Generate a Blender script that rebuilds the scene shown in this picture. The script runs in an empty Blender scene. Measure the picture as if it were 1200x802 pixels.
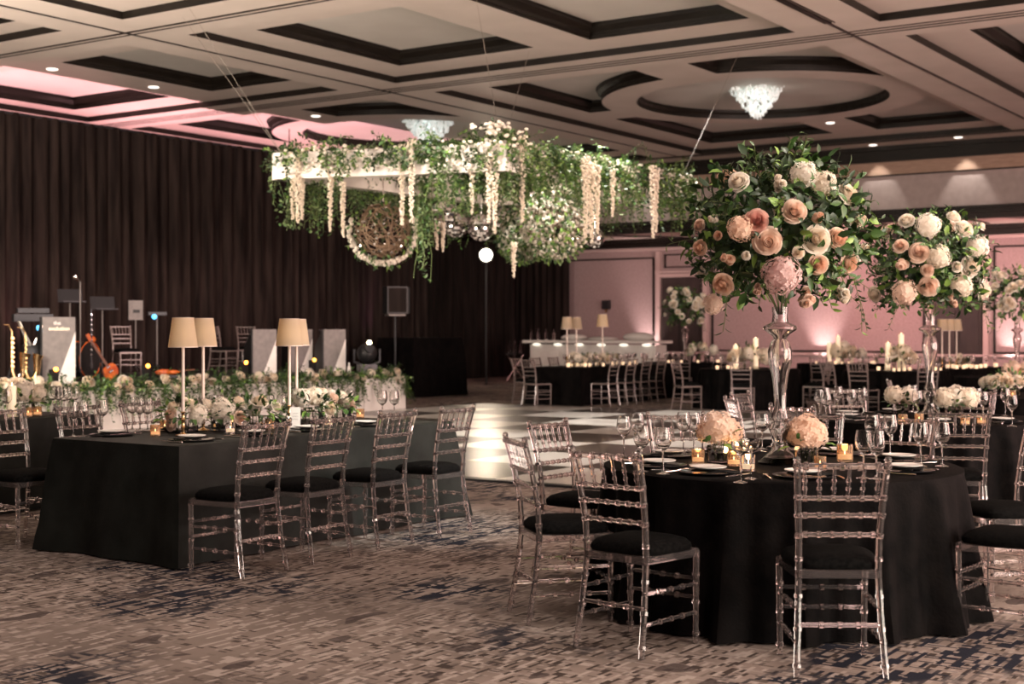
import bpy, math, random
from mathutils import Vector, Matrix
from mathutils.geometry import tessellate_polygon
random.seed(11)
PI = math.pi
R = random.Random(5)
scene = bpy.context.scene
COL = bpy.data.collections.new("ballroom"); scene.collection.children.link(COL)

# ---------------------------------------------------------------- camera
FPX, CAMH, HOR, TH = 1640.0, 1.48, 388.0, math.radians(34.1)
FV = Vector((math.cos(TH), math.sin(TH), 0)); RV = Vector((math.sin(TH), -math.cos(TH), 0))
def W(X, D, z=0.0):                       # right / ahead of the camera stand -> room axes
    v = RV * X + FV * D; return Vector((v.x, v.y, z))
def P(px, py, z=0.0):                     # point of the horizontal plane z
    D = (z - CAMH) * FPX / (HOR - py); return W((px - 600) / FPX * D, D, z)
def PD(px, py, D):                        # point at a known distance ahead
    return W((px - 600) / FPX * D, D, CAMH + (HOR - py) * D / FPX)
cam = bpy.data.cameras.new("camera"); co = bpy.data.objects.new("camera", cam); COL.objects.link(co)
co.location = (0, 0, CAMH); co.rotation_euler = (PI / 2, 0, TH - PI / 2)
cam.lens = FPX / 1200 * 36; cam.sensor_width = 36; cam.shift_y = -13 / 1200
cam.clip_end = 200
cam.dof.use_dof = True; cam.dof.focus_distance = 7.9; cam.dof.aperture_fstop = 3.0
scene.camera = co

# ---------------------------------------------------------------- materials
def mat(name, col, rough=0.6, metal=0.0, spec=0.5, trans=0.0, ior=1.45, emit=None, es=0.0, sheen=0.0, coat=0.0, sss=0.0):
    m = bpy.data.materials.new(name); m.use_nodes = True
    b = m.node_tree.nodes["Principled BSDF"]
    b.inputs["Base Color"].default_value = (*col, 1); b.inputs["Roughness"].default_value = rough
    b.inputs["Metallic"].default_value = metal; b.inputs["Specular IOR Level"].default_value = spec
    b.inputs["Transmission Weight"].default_value = trans; b.inputs["IOR"].default_value = ior
    b.inputs["Sheen Weight"].default_value = sheen; b.inputs["Coat Weight"].default_value = coat
    if sss: b.inputs["Subsurface Weight"].default_value = sss; b.inputs["Subsurface Radius"].default_value = (0.02, 0.01, 0.008)
    if emit: b.inputs["Emission Color"].default_value = (*emit, 1); b.inputs["Emission Strength"].default_value = es
    return m
def noisy(m, c1, c2, scale=20, detail=3, bump=0.0, stretch=None, bscale=None):
    nt = m.node_tree; b = nt.nodes["Principled BSDF"]
    tc = nt.nodes.new("ShaderNodeTexCoord"); mp = nt.nodes.new("ShaderNodeMapping"); n = nt.nodes.new("ShaderNodeTexNoise")
    cr = nt.nodes.new("ShaderNodeValToRGB")
    nt.links.new(tc.outputs["Object"], mp.inputs[0]); nt.links.new(mp.outputs[0], n.inputs["Vector"])
    if stretch: mp.inputs["Scale"].default_value = stretch
    n.inputs["Scale"].default_value = scale; n.inputs["Detail"].default_value = detail
    cr.color_ramp.elements[0].color = (*c1, 1); cr.color_ramp.elements[1].color = (*c2, 1)
    cr.color_ramp.elements[0].position = 0.35; cr.color_ramp.elements[1].position = 0.68
    nt.links.new(n.outputs["Fac"], cr.inputs[0]); nt.links.new(cr.outputs[0], b.inputs["Base Color"])
    if bump:
        bp = nt.nodes.new("ShaderNodeBump"); bp.inputs["Strength"].default_value = bump; bp.inputs["Distance"].default_value = 0.01
        n2 = nt.nodes.new("ShaderNodeTexNoise"); n2.inputs["Scale"].default_value = bscale or scale * 6
        nt.links.new(mp.outputs[0], n2.inputs["Vector"])
        nt.links.new(n2.outputs["Fac"], bp.inputs["Height"]); nt.links.new(bp.outputs[0], b.inputs["Normal"])
    return m
M = {}
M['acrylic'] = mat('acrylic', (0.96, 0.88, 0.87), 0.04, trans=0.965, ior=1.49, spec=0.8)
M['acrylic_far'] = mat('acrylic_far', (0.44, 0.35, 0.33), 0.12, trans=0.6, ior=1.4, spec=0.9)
M['glass'] = mat('glass', (0.98, 0.97, 0.96), 0.0, trans=1.0, ior=1.45)
M['amber'] = mat('amber_glass', (1.0, 0.72, 0.48), 0.08, trans=0.85, ior=1.3)
M['cloth'] = noisy(mat('black_linen', (0.01, 0.01, 0.01), 0.75, spec=0.06), (0.0016, 0.0014, 0.0015), (0.005, 0.004, 0.0038), 9, 3, 0.25)
M['satin'] = noisy(mat('black_satin', (0.012, 0.014, 0.013), 0.55, spec=0.15), (0.008, 0.009, 0.008), (0.015, 0.017, 0.015), 6, 3, 0.15)
M['napkin'] = noisy(mat('napkin', (0.012, 0.012, 0.012), 0.8, spec=.15), (0.004, 0.004, 0.004), (0.01, 0.01, 0.01), 30)
M['cushion'] = noisy(mat('black_cushion', (0.01, 0.01, 0.01), 0.85, spec=0.05), (0.002, 0.002, 0.002), (0.006, 0.006, 0.0058), 60, 2, 0.3)
M['drape'] = noisy(mat('drape', (0.03, 0.02, 0.02), 0.85, spec=.1), (0.010, 0.0065, 0.006), (0.034, 0.023, 0.020), 3, 4, 0.2, (2.5, 2.5, 0.25))
M['drape_black'] = noisy(mat('drape_black', (0.015, 0.012, 0.012), 0.85, spec=.2), (0.007, 0.005, 0.004), (0.02, 0.014, 0.012), 3, 4, 0.2, (2.5, 2.5, 0.25))
M['ceil'] = noisy(mat('ceiling_paint', (0.5, 0.45, 0.42), 0.55), (0.60, 0.52, 0.46), (0.66, 0.57, 0.51), 1.2, 3)
M['panel'] = noisy(mat('coffer_panel', (0.5, 0.48, 0.45), 0.6), (0.58, 0.54, 0.49), (0.64, 0.60, 0.55), 1.0, 3)
M['dark'] = noisy(mat('dark_moulding', (0.02, 0.016, 0.012), 0.4, spec=.3), (0.006, 0.0045, 0.0035), (0.014, 0.011, 0.008), 4, 3, 0, (1, 1, 6))
M['wall'] = noisy(mat('wall_paper', (0.42, 0.33, 0.32), 0.7), (0.31, 0.245, 0.24), (0.38, 0.30, 0.295), 18, 3, 0.1)
M['wallgrey'] = noisy(mat('bulkhead_paint', (0.34, 0.28, 0.26), 0.65), (0.32, 0.26, 0.24), (0.37, 0.30, 0.28), 6, 3)
M['wallbrown'] = noisy(mat('bulkhead_wood', (0.30, 0.20, 0.15), 0.5), (0.26, 0.17, 0.12), (0.34, 0.23, 0.17), 4, 3, 0, (1, 1, 8))
M['trim'] = mat('trim_paint', (0.5, 0.4, 0.38), 0.5)
M['doorwood'] = noisy(mat('door_wood', (0.02, 0.015, 0.013), 0.5), (0.014, 0.010, 0.009), (0.03, 0.022, 0.019), 5, 3, 0, (1, 1, 0.3))
M['white'] = noisy(mat('white_lacquer', (0.8, 0.76, 0.72), 0.45), (0.76, 0.72, 0.68), (0.82, 0.79, 0.75), 7)
M['frame_white'] = noisy(mat('frame_white', (0.85, 0.78, 0.72), 0.5), (0.80, 0.73, 0.67), (0.86, 0.80, 0.75), 5)
M['porcelain'] = mat('porcelain', (0.8, 0.78, 0.74), 0.2, coat=0.4)
M['charger'] = mat('charger', (0.02, 0.02, 0.022), 0.2, coat=0.6)
M['silver'] = mat('silver', (0.78, 0.74, 0.7), 0.18, metal=1)
M['chrome'] = mat('chrome', (0.7, 0.7, 0.7), 0.15, metal=1)
M['brass'] = mat('brass', (0.75, 0.5, 0.25), 0.22, metal=1)
M['gunmetal'] = mat('gunmetal', (0.05, 0.05, 0.055), 0.4, metal=0.6)
M['black'] = mat('black_plastic', (0.012, 0.012, 0.013), 0.45)
M['greyp'] = noisy(mat('grey_panel', (0.32, 0.29, 0.28), 0.5), (0.17, 0.155, 0.15), (0.22, 0.20, 0.19), 12)
M['lamppole'] = mat('lamp_pole', (0.72, 0.6, 0.53), 0.35)
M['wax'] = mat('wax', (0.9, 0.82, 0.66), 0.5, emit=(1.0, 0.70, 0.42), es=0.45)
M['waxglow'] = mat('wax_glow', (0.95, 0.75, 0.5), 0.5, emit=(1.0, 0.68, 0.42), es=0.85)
M['flame'] = mat('flame', (1, 0.8, 0.4), 0.5, emit=(1.0, 0.72, 0.42), es=6)
M['orangewood'] = noisy(mat('orange_wood', (0.6, 0.12, 0.02), 0.25, coat=0.6), (0.45, 0.07, 0.015), (0.75, 0.2, 0.03), 6)
M['darkwood'] = mat('dark_wood', (0.16, 0.07, 0.045), 0.35)
M['crystal'] = mat('crystal', (0.9, 0.93, 0.93), 0.1, emit=(0.9, 1.0, 0.95), es=0.2)
M['bulb'] = mat('bulb', (1, 1, 1), 0.5, emit=(1.0, 0.86, 0.66), es=80)
M['bulb_small'] = mat('bulb_small', (1, 1, 1), 0.5, emit=(1.0, 0.8, 0.5), es=22)
M['amberled'] = mat('amber_led', (1, 0.4, 0.1), 0.5, emit=(1.0, 0.33, 0.04), es=9)
M['blueled'] = mat('blue_led', (0.2, 0.6, 1), 0.5, emit=(0.1, 0.55, 1.0), es=2)
M['downlight'] = mat('downlight_lens', (1, 1, 1), 0.5, emit=(1.0, 0.9, 0.8), es=1.8)
M['barglow'] = mat('bar_glow', (1, 1, 1), 0.5, emit=(1.0, 0.93, 0.76), es=1.1)
M['twig'] = mat('twig', (0.24, 0.16, 0.10), 0.6)
M['steel'] = mat('stand_steel', (0.22, 0.20, 0.19), 0.5, metal=0.4)
M['mirror'] = mat('mirror_tile', (0.82, 0.8, 0.78), 0.05, metal=1)
M['stem'] = mat('stem', (0.10, 0.14, 0.04), 0.6)
def leafm(n, a, b): return noisy(mat(n, a, 0.42, spec=0.5), a, b, 14, 2)
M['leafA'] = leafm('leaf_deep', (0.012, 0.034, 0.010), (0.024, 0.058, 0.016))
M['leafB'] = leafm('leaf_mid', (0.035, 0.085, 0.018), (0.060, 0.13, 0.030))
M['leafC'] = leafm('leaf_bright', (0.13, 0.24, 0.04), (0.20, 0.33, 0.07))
M['leafD'] = leafm('leaf_pale', (0.09, 0.14, 0.05), (0.16, 0.22, 0.09))
LEAF = [M['leafA'], M['leafB'], M['leafC'], M['leafD'], M['stem']]
def petal(n, a, b):
    m = noisy(mat(n, a, 0.55), a, b, 40, 2); nt = m.node_tree; t = nt.nodes.new('ShaderNodeBsdfTranslucent'); mx = nt.nodes.new('ShaderNodeMixShader'); mx.inputs[0].default_value = .38
    t.inputs[0].default_value = (*[min(1, x * 1.1) for x in b], 1); o = nt.nodes['Material Output']
    nt.links.new(nt.nodes['Principled BSDF'].outputs[0], mx.inputs[1]); nt.links.new(t.outputs[0], mx.inputs[2]); nt.links.new(mx.outputs[0], o.inputs[0]); return m
M['cream'] = petal('petal_cream', (0.80, 0.71, 0.58), (0.87, 0.80, 0.69))
M['blush'] = petal('petal_blush', (0.80, 0.60, 0.48), (0.86, 0.71, 0.60))
M['pink'] = petal('petal_pink', (0.72, 0.40, 0.34), (0.80, 0.52, 0.44))
M['peach'] = petal('petal_peach', (0.78, 0.54, 0.40), (0.84, 0.65, 0.52))
M['mauve'] = petal('petal_mauve', (0.66, 0.45, 0.43), (0.74, 0.55, 0.52))
M['ivory'] = petal('petal_ivory', (0.83, 0.76, 0.66), (0.90, 0.85, 0.77))
for k_, c_ in (('cream', (.79, .68, .55)), ('blush', (.78, .58, .46)), ('pink', (.70, .38, .32)), ('peach', (.76, .51, .37)), ('mauve', (.64, .42, .40)), ('ivory', (.82, .74, .63))): M[k_ + '_heart'] = petal('petal_heart_' + k_, c_, tuple(min(1, x * 1.12) for x in c_))
def shade_mat():
    m = bpy.data.materials.new('lamp_shade_linen'); m.use_nodes = True; nt = m.node_tree; nt.nodes.clear()
    o = nt.nodes.new('ShaderNodeOutputMaterial'); mx = nt.nodes.new('ShaderNodeMixShader'); d = nt.nodes.new('ShaderNodeBsdfDiffuse'); t = nt.nodes.new('ShaderNodeBsdfTranslucent')
    d.inputs[0].default_value = (0.60, 0.52, 0.42, 1); t.inputs[0].default_value = (0.85, 0.72, 0.54, 1); mx.inputs[0].default_value = 0.55
    nt.links.new(d.outputs[0], mx.inputs[1]); nt.links.new(t.outputs[0], mx.inputs[2]); nt.links.new(mx.outputs[0], o.inputs[0]); return m
M['shade'] = shade_mat()

def carpet():
    m = mat('carpet', (0.3, 0.25, 0.22), 0.95, spec=0.1); nt = m.node_tree; N = nt.nodes; L = nt.links; b = N["Principled BSDF"]
    tc = N.new("ShaderNodeTexCoord")
    def noise(scale, detail=2, vec=None, rough=0.5):
        n = N.new("ShaderNodeTexNoise"); n.inputs["Scale"].default_value = scale; n.inputs["Detail"].default_value = detail
        n.inputs["Roughness"].default_value = rough
        L.new(vec or tc.outputs["Object"], n.inputs["Vector"]); return n.outputs["Fac"]
    def ramp(inp, a, c, va=0.0, vc=1.0):
        r = N.new("ShaderNodeMapRange"); r.inputs[1].default_value = a; r.inputs[2].default_value = c
        r.inputs[3].default_value = va; r.inputs[4].default_value = vc; L.new(inp, r.inputs[0]); return r.outputs[0]
    def mul(a, c):
        r = N.new("ShaderNodeMath"); r.operation = 'MULTIPLY'; L.new(a, r.inputs[0])
        if isinstance(c, float): r.inputs[1].default_value = c
        else: L.new(c, r.inputs[1])
        return r.outputs[0]
    def mx(a, c):
        r = N.new("ShaderNodeMath"); r.operation = 'MAXIMUM'; L.new(a, r.inputs[0]); L.new(c, r.inputs[1]); return r.outputs[0]
    def mapping(scale, loc=(0, 0, 0), rot=0.0):
        r = N.new("ShaderNodeMapping"); r.inputs["Scale"].default_value = scale; r.inputs["Location"].default_value = loc
        r.inputs["Rotation"].default_value = (0, 0, rot); L.new(tc.outputs["Object"], r.inputs[0]); return r.outputs[0]
    def snapped(step, loc):
        s = N.new("ShaderNodeVectorMath"); s.operation = 'SNAP'
        L.new(mapping((1, 1, 0), loc), s.inputs[0]); s.inputs[1].default_value = (*step, 1); return s.outputs[0]
    def dashes(step, nscale, loc, mask, thr):
        return mul(ramp(noise(1.0, 3, scaled(snapped(step, loc), nscale), 0.75), thr, thr + 0.012), mask)
    def scaled(v, sc):
        r = N.new("ShaderNodeMapping"); r.inputs["Scale"].default_value = sc; L.new(v, r.inputs[0]); return r.outputs[0]
    def mix(fac, a, c):
        r = N.new("ShaderNodeMix"); r.data_type = 'RGBA'; L.new(fac, r.inputs[0])
        if isinstance(a, tuple): r.inputs[6].default_value = (*a, 1)
        else: L.new(a, r.inputs[6])
        r.inputs[7].default_value = (*c, 1); return r.outputs[2]
    big = noise(0.42, 3, mapping((1, 1, 1), (3, 1, 0)))
    big2 = noise(0.55, 3, mapping((1, 1, 1), (11, 7, 0)))
    base = mix(ramp(noise(1.3, 5), 0.4, 0.62), (0.255, 0.207, 0.18), (0.17, 0.136, 0.118))
    # pale woven flecks
    base = mix(mul(dashes((0.05, 0.02), (5, 22, 1), (0, 0, 0), ramp(big, 0.3, 0.5), 0.54), 0.75), base, (0.42, 0.36, 0.32))
    base = mix(mul(dashes((0.018, 0.05), (24, 5, 1), (5, 3, 0), ramp(big2, 0.38, 0.55), 0.56), 0.65), base, (0.34, 0.29, 0.26))
    # brown flecks
    base = mix(mul(dashes((0.055, 0.018), (7, 30, 1), (9, 2, 0), ramp(big2, 0.36, 0.52), 0.56), 1.0), base, (0.055, 0.042, 0.036))
    base = mix(mul(dashes((0.018, 0.050), (30, 8, 1), (2, 9, 0), ramp(big, 0.42, 0.58), 0.58), 1.0), base, (0.055, 0.042, 0.037))
    # navy hatch: long broken lines both ways inside patches
    patch = ramp(noise(0.75, 3, mapping((1, 1, 1), (20, 4, 0))), 0.50, 0.60)
    nav = mx(dashes((0.10, 0.022), (3.0, 18, 1), (1, 5, 0), patch, 0.52), dashes((0.016, 0.07), (24, 4.0, 1), (4, 1, 0), patch, 0.56))
    base = mix(nav, base, (0.016, 0.018, 0.027))
    blob = mul(ramp(noise(2.3, 1, mapping((1.0, 1.6, 1), (7, 7, 0))), 0.655, 0.665), 0.8)
    base = mix(blob, base, (0.055, 0.042, 0.040))
    L.new(base, b.inputs["Base Color"])
    bp = N.new("ShaderNodeBump"); bp.inputs["Strength"].default_value = 0.5; bp.inputs["Distance"].default_value = 0.01
    L.new(noise(260, 2), bp.inputs["Height"]); L.new(bp.outputs[0], b.inputs["Normal"]); return m
M['carpet'] = carpet()
M['tile_white'] = noisy(mat('tile_white', (0.6, 0.57, 0.52), 0.28, coat=0.3), (0.60, 0.57, 0.52), (0.66, 0.63, 0.58), 1.4)
M['tile_black'] = noisy(mat('tile_black', (0.02, 0.017, 0.014), 0.3, coat=0.25), (0.022, 0.017, 0.013), (0.038, 0.030, 0.023), 2.0)

# ---------------------------------------------------------------- mesh builder
class MB:
    def __init__(s): s.v = []; s.f = []; s.m = []
    def add(s, vs, fs, mi=0):
        o = len(s.v); s.v += [tuple(x) for x in vs]; s.f += [tuple(i + o for i in f) for f in fs]; s.m += [mi] * len(fs)
    def box(s, c, d, rz=0, mi=0, rx=0, ry=0):
        Mx = Matrix.Translation(c) @ Matrix.Rotation(rz, 4, 'Z') @ Matrix.Rotation(ry, 4, 'Y') @ Matrix.Rotation(rx, 4, 'X')
        vs = [Mx @ Vector((x * d[0] / 2, y * d[1] / 2, z * d[2] / 2)) for x in (-1, 1) for y in (-1, 1) for z in (-1, 1)]
        s.add(vs, [(0, 1, 3, 2), (4, 6, 7, 5), (0, 4, 5, 1), (2, 3, 7, 6), (0, 2, 6, 4), (1, 5, 7, 3)], mi)
    def tube(s, pts, rs, n=8, mi=0, cap=True):
        pts = [Vector(p) for p in pts]
        if not isinstance(rs, (list, tuple)): rs = [rs] * len(pts)
        vs = []; u = None
        for i, p in enumerate(pts):
            t = (pts[min(i + 1, len(pts) - 1)] - pts[max(i - 1, 0)])
            t = t.normalized() if t.length > 1e-9 else Vector((0, 0, 1))
            if u is None: u = t.orthogonal().normalized()
            else:
                u = u - t * u.dot(t); u = u.normalized() if u.length > 1e-6 else t.orthogonal().normalized()
            w = t.cross(u)
            for k in range(n):
                a = 2 * PI * k / n; vs.append(p + (u * math.cos(a) + w * math.sin(a)) * rs[i])
        fs = [(i * n + k, i * n + (k + 1) % n, (i + 1) * n + (k + 1) % n, (i + 1) * n + k) for i in range(len(pts) - 1) for k in range(n)]
        if cap: fs += [tuple(range(n))[::-1], tuple((len(pts) - 1) * n + k for k in range(n))]
        s.add(vs, fs, mi)
    def lathe(s, prof, n=24, c=(0, 0, 0), mi=0, closed=False):
        vs = []; c = Vector(c)
        for r, z in prof:
            for k in range(n):
                a = 2 * PI * k / n; vs.append((c.x + max(r, 1e-4) * math.cos(a), c.y + max(r, 1e-4) * math.sin(a), c.z + z))
        q = len(prof); rng = range(q if closed else q - 1)
        s.add(vs, [(i * n + k, i * n + (k + 1) % n, ((i + 1) % q) * n + (k + 1) % n, ((i + 1) % q) * n + k) for i in rng for k in range(n)], mi)
    def ball(s, c, r, n=12, mi=0, sc=(1, 1, 1)):
        pr = [(math.sin(PI * i / (n // 2)), -math.cos(PI * i / (n // 2))) for i in range(n // 2 + 1)]
        o = len(s.v); s.lathe([(a * r, b * r) for a, b in pr], n, (0, 0, 0), mi)
        for i in range(o, len(s.v)): x, y, z = s.v[i]; s.v[i] = (c[0] + x * sc[0], c[1] + y * sc[1], c[2] + z * sc[2])
    def leaf(s, p, d, n, L, w, mi=0, simple=False):
        d = d.normalized(); sd = d.cross(n)
        sd = sd.normalized() if sd.length > 1e-6 else d.orthogonal().normalized(); n = sd.cross(d)
        if simple:
            s.add([p, p + d * L * .5 + sd * w * .5 + n * w * .12, p + d * L, p + d * L * .5 - sd * w * .5 + n * w * .12], [(0, 1, 2), (0, 2, 3)], mi); return
        s.add([p, p + d * L * .3 + sd * w * .46 + n * w * .14, p + d * L * .68 + sd * w * .36 + n * w * .10, p + d * L - n * L * .12,
               p + d * L * .68 - sd * w * .36 + n * w * .10, p + d * L * .3 - sd * w * .46 + n * w * .14, p + d * L * .3, p + d * L * .68 - n * L * .02],
              [(0, 6, 1), (1, 6, 7, 2), (2, 7, 3), (0, 5, 6), (5, 4, 7, 6), (4, 3, 7)], mi)
    def sprig(s, p, d, L, nl, ll, lw, mi, droop=0.3, simple=False, rnd=R, stem=0.002):
        d = d.normalized(); pts = [p]; q = p; dd = d.copy()
        for i in range(4):
            dd = (dd + Vector((rnd.uniform(-.15, .15), rnd.uniform(-.15, .15), -droop * .25 + rnd.uniform(-.08, .08)))).normalized()
            q = q + dd * L / 4; pts.append(q)
        s.tube(pts, stem, 4, 4, False)
        for i in range(nl):
            t = (i + 1) / nl * 4; k = min(int(t), 3); a = pts[k].lerp(pts[k + 1], t - k) if t < 4 else pts[4]
            ax = (pts[k + 1] - pts[k]).normalized(); o = ax.orthogonal().normalized(); o.rotate(Matrix.Rotation(rnd.uniform(0, 2 * PI) if i % 2 == 0 else 0, 3, ax))
            if i % 2: o = -o0
            o0 = o
            f = rnd.uniform(.7, 1.15)
            s.leaf(a, (ax * .6 + o), ax + Vector((0, 0, .7)), ll * f, lw * f, mi if rnd.random() < .75 else rnd.choice((0, 1, 2)), simple)
    def build(s, name, mats, parent=None, smooth=True, data_only=False):
        me = bpy.data.meshes.new(name); me.from_pydata(s.v, [], s.f)
        if not isinstance(mats, (list, tuple)): mats = [mats]
        for m in mats: me.materials.append(m)
        me.polygons.foreach_set("material_index", s.m)
        me.polygons.foreach_set("use_smooth", [smooth] * len(me.polygons)); me.update()
        if smooth == 'auto' or smooth is True:
            try: me.set_sharp_from_angle(angle=math.radians(40))
            except Exception: pass
        if data_only: return me
        o = bpy.data.objects.new(name, me); COL.objects.link(o)
        if parent is not None: o.parent = parent
        return o
def tag(o, label=None, cat=None, group=None, kind=None):
    if label: o['label'] = label
    if cat: o['category'] = cat
    if group: o['group'] = group
    if kind: o['kind'] = kind
    return o
def thing(name, label, cat, loc=(0, 0, 0), rz=0, group=None):
    o = bpy.data.objects.new(name, None); COL.objects.link(o); o.empty_display_size = 0.1
    o.location = loc; o.rotation_euler = (0, 0, rz); return tag(o, label, cat, group)
def inst(me, name, loc=(0, 0, 0), rz=0, parent=None, sc=1.0, rot=None):
    o = bpy.data.objects.new(name, me); COL.objects.link(o); o.location = loc
    o.rotation_euler = rot if rot else (0, 0, rz); o.scale = (sc, sc, sc) if not isinstance(sc, (tuple, list)) else sc
    if parent is not None: o.parent = parent
    return o
def single(me, name, label, cat, loc, rz=0, group=None, sc=1.0):
    return tag(inst(me, name, loc, rz, None, sc), label, cat, group)
def struct(name, mb, mats, smooth=False): return tag(mb.build(name, mats, None, smooth), kind='structure')
def copy_tree(src, parent=None):
    c = src.copy(); COL.objects.link(c); c.parent = parent
    for ch in src.children: copy_tree(ch, c)
    return c
def spot(loc, target, e, col, size=50, blend=0.6, rad=0.05, name='spot'):
    l = bpy.data.lights.new(name, 'SPOT'); l.energy = e; l.color = col; l.spot_size = math.radians(size); l.spot_blend = blend; l.shadow_soft_size = rad
    o = bpy.data.objects.new(name, l); COL.objects.link(o); o.location = loc
    o.rotation_euler = (Vector(target) - Vector(loc)).to_track_quat('-Z', 'Y').to_euler(); return o
def point(loc, e, col, rad=0.03, name='point'):
    l = bpy.data.lights.new(name, 'POINT'); l.energy = e; l.color = col; l.shadow_soft_size = rad
    o = bpy.data.objects.new(name, l); COL.objects.link(o); o.location = loc; return o
def area(loc, target, e, col, sx, sy, name='area'):
    l = bpy.data.lights.new(name, 'AREA'); l.energy = e; l.color = col; l.shape = 'RECTANGLE'; l.size = sx; l.size_y = sy
    o = bpy.data.objects.new(name, l); COL.objects.link(o); o.location = loc
    o.rotation_euler = (Vector(target) - Vector(loc)).to_track_quat('-Z', 'Y').to_euler(); return o

# ---------------------------------------------------------------- room shell
Z0, Z1 = 6.15, 6.27
f = MB(); f.add([(-8, -14, 0), (40, -14, 0), (40, 26, 0), (-8, 26, 0)], [(0, 1, 2, 3)]); struct('floor', f, M['carpet'])
def rect(u0, u1, v0, v1): return [(u0, v0), (u1, v0), (u1, v1), (u0, v1)]
def flat(mb, outer, holes, z, mi):
    polys = [[Vector((x, y, 0)) for x, y in p] for p in [outer] + holes]
    vs = [(p.x, p.y, z) for q in polys for p in q]
    mb.add(vs, [t for t in tessellate_polygon(polys)], mi)
def inset(poly, d):
    n = len(poly); out = []
    ar = sum(poly[i][0] * poly[(i + 1) % n][1] - poly[(i + 1) % n][0] * poly[i][1] for i in range(n)); sg = 1 if ar > 0 else -1
    for i in range(n):
        a, b, c = Vector(poly[i - 1]), Vector(poly[i]), Vector(poly[(i + 1) % n])
        e1 = (b - a).normalized(); e2 = (c - b).normalized()
        n1 = Vector((-e1.y, e1.x)) * sg; n2 = Vector((-e2.y, e2.x)) * sg
        m = (n1 + n2); k = max(1 + n1.dot(n2), 0.35); out.append(tuple(b + m * d / k))
    return out
def ringwall(mb, p0, z0, p1, z1, mi):
    n = len(p0); mb.add([(x, y, z0) for x, y in p0] + [(x, y, z1) for x, y in p1], [(i, (i + 1) % n, n + (i + 1) % n, n + i) for i in range(n)], mi)
def coffer(mb, poly, zb=Z1, top=6.52, d=(0.02, 0.08, 0.03)):
    a = poly; b = inset(a, d[0]); c = inset(b, d[1]); e = inset(c, d[2])
    h = top - zb
    ringwall(mb, a, zb, a, zb + h * .2, 1); ringwall(mb, a, zb + h * .2, b, zb + h * .2, 1); ringwall(mb, b, zb + h * .2, b, zb + h * .45, 1)
    ringwall(mb, b, zb + h * .45, c, zb + h * .75, 1); ringwall(mb, c, zb + h * .75, c, top, 1); ringwall(mb, c, top, e, top, 1)
    flat(mb, e, [], top, 2)
def arcpoly(uc, vc, r, su, sv, uo, vo, hw=.55):
    q = math.sqrt(r * r - hw * hw); pts = [(uc + su * q, vc + sv * hw), (uo, vc + sv * hw), (uo, vo)]
    dv = abs(vo - vc); du = abs(uo - uc)
    if dv > q: pts += [(uc + su * hw, vo), (uc + su * hw, vc + sv * q)]; a1 = math.acos(hw / r)
    else: a1 = math.asin(dv / r); pts += [(uc + su * r * math.cos(a1), vo)]
    a0 = math.asin(hw / r)
    for i in range(1, 16):
        a = a1 + (a0 - a1) * i / 16; pts.append((uc + su * r * math.cos(a), vc + sv * r * math.sin(a)))
    return pts
ce = MB(); bays = []
def bay(u0, u1, v0, v1, cof, circ=None):
    bays.append(rect(u0, u1, v0, v1)); o = rect(u0, u1, v0, v1); ringwall(ce, o, Z0, o, Z1, 1)
    holes = list(cof)
    for c in cof: coffer(ce, c)
    if circ:
        uc, vc, r = circ; p = [(uc + r * math.cos(2 * PI * i / 64), vc + r * math.sin(2 * PI * i / 64)) for i in range(64)]
        holes.append(p); coffer(ce, p, Z1, 6.46, (0.02, 0.03, 0.02))
    flat(ce, o, holes, Z1, 0)
V_B = [(-10.1, -2.0), (-0.9, 7.25), (8.6, 16.6), (18.0, 25.4)]
for (v0, v1) in V_B:
    vm = (v0 + v1) / 2 - .35; vl = v1 - .75
    if v0 == 18.0: cs = [(18.4, 20.65), (21.8, 24.85)]
    else: cs = [(v0 + .4, vm - .4), (vm + .7, vl)]
    bay(15.4, 20.6, v0, v1, [rect(16.15, 19.78, a, b) for a, b in cs])
    bay(2.3, 14.1, v0, v1, [rect(9.0, 13.6, a, b) for a, b in cs] + [rect(3.0, 7.8, a, b) for a, b in cs])
    uc = 26.95; vc = {8.6: 12.0, 18.0: 21.3}.get(v0, (v0 + v1) / 2)
    vlo = v0 + .35; vhi = v1 - .8
    bay(21.8, 33.4, v0, v1, [arcpoly(uc, vc, 3.3, su, sv, uo, vo) for su, uo in ((-1, 22.5), (1, 32.4)) for sv, vo in ((-1, vlo), (1, vhi))], (uc, vc, 2.58))
flat(ce, rect(-8, 34.7, -14, 26), bays, Z0, 0)
struct('ceiling', ce, [M['ceil'], M['dark'], M['panel']])
# grooves running along the beams
g = MB()
for uc, w in ((14.75, .05), (21.2, .03)):
    for off in ((-.17, 0, .17) if uc > 20 else (0, .14)): g.box((uc + off, 6, Z0 - .006), (w if off == 0 else .025, 40, .012))
for vc in (7.92, 17.3, -1.5):
    for off in (0,): g.box((13, vc + off, Z0 - .006), (43, .05, .012))
for off in (-.1, -.05, .05): g.box((5 + 6, 7.92 + off, Z0 - .006), (18.5, .02, .01))
g.box((33.55, 6, Z0 - .008), (.25, 39, .016))
struct('trim_1', g, M['dark'])
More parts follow.
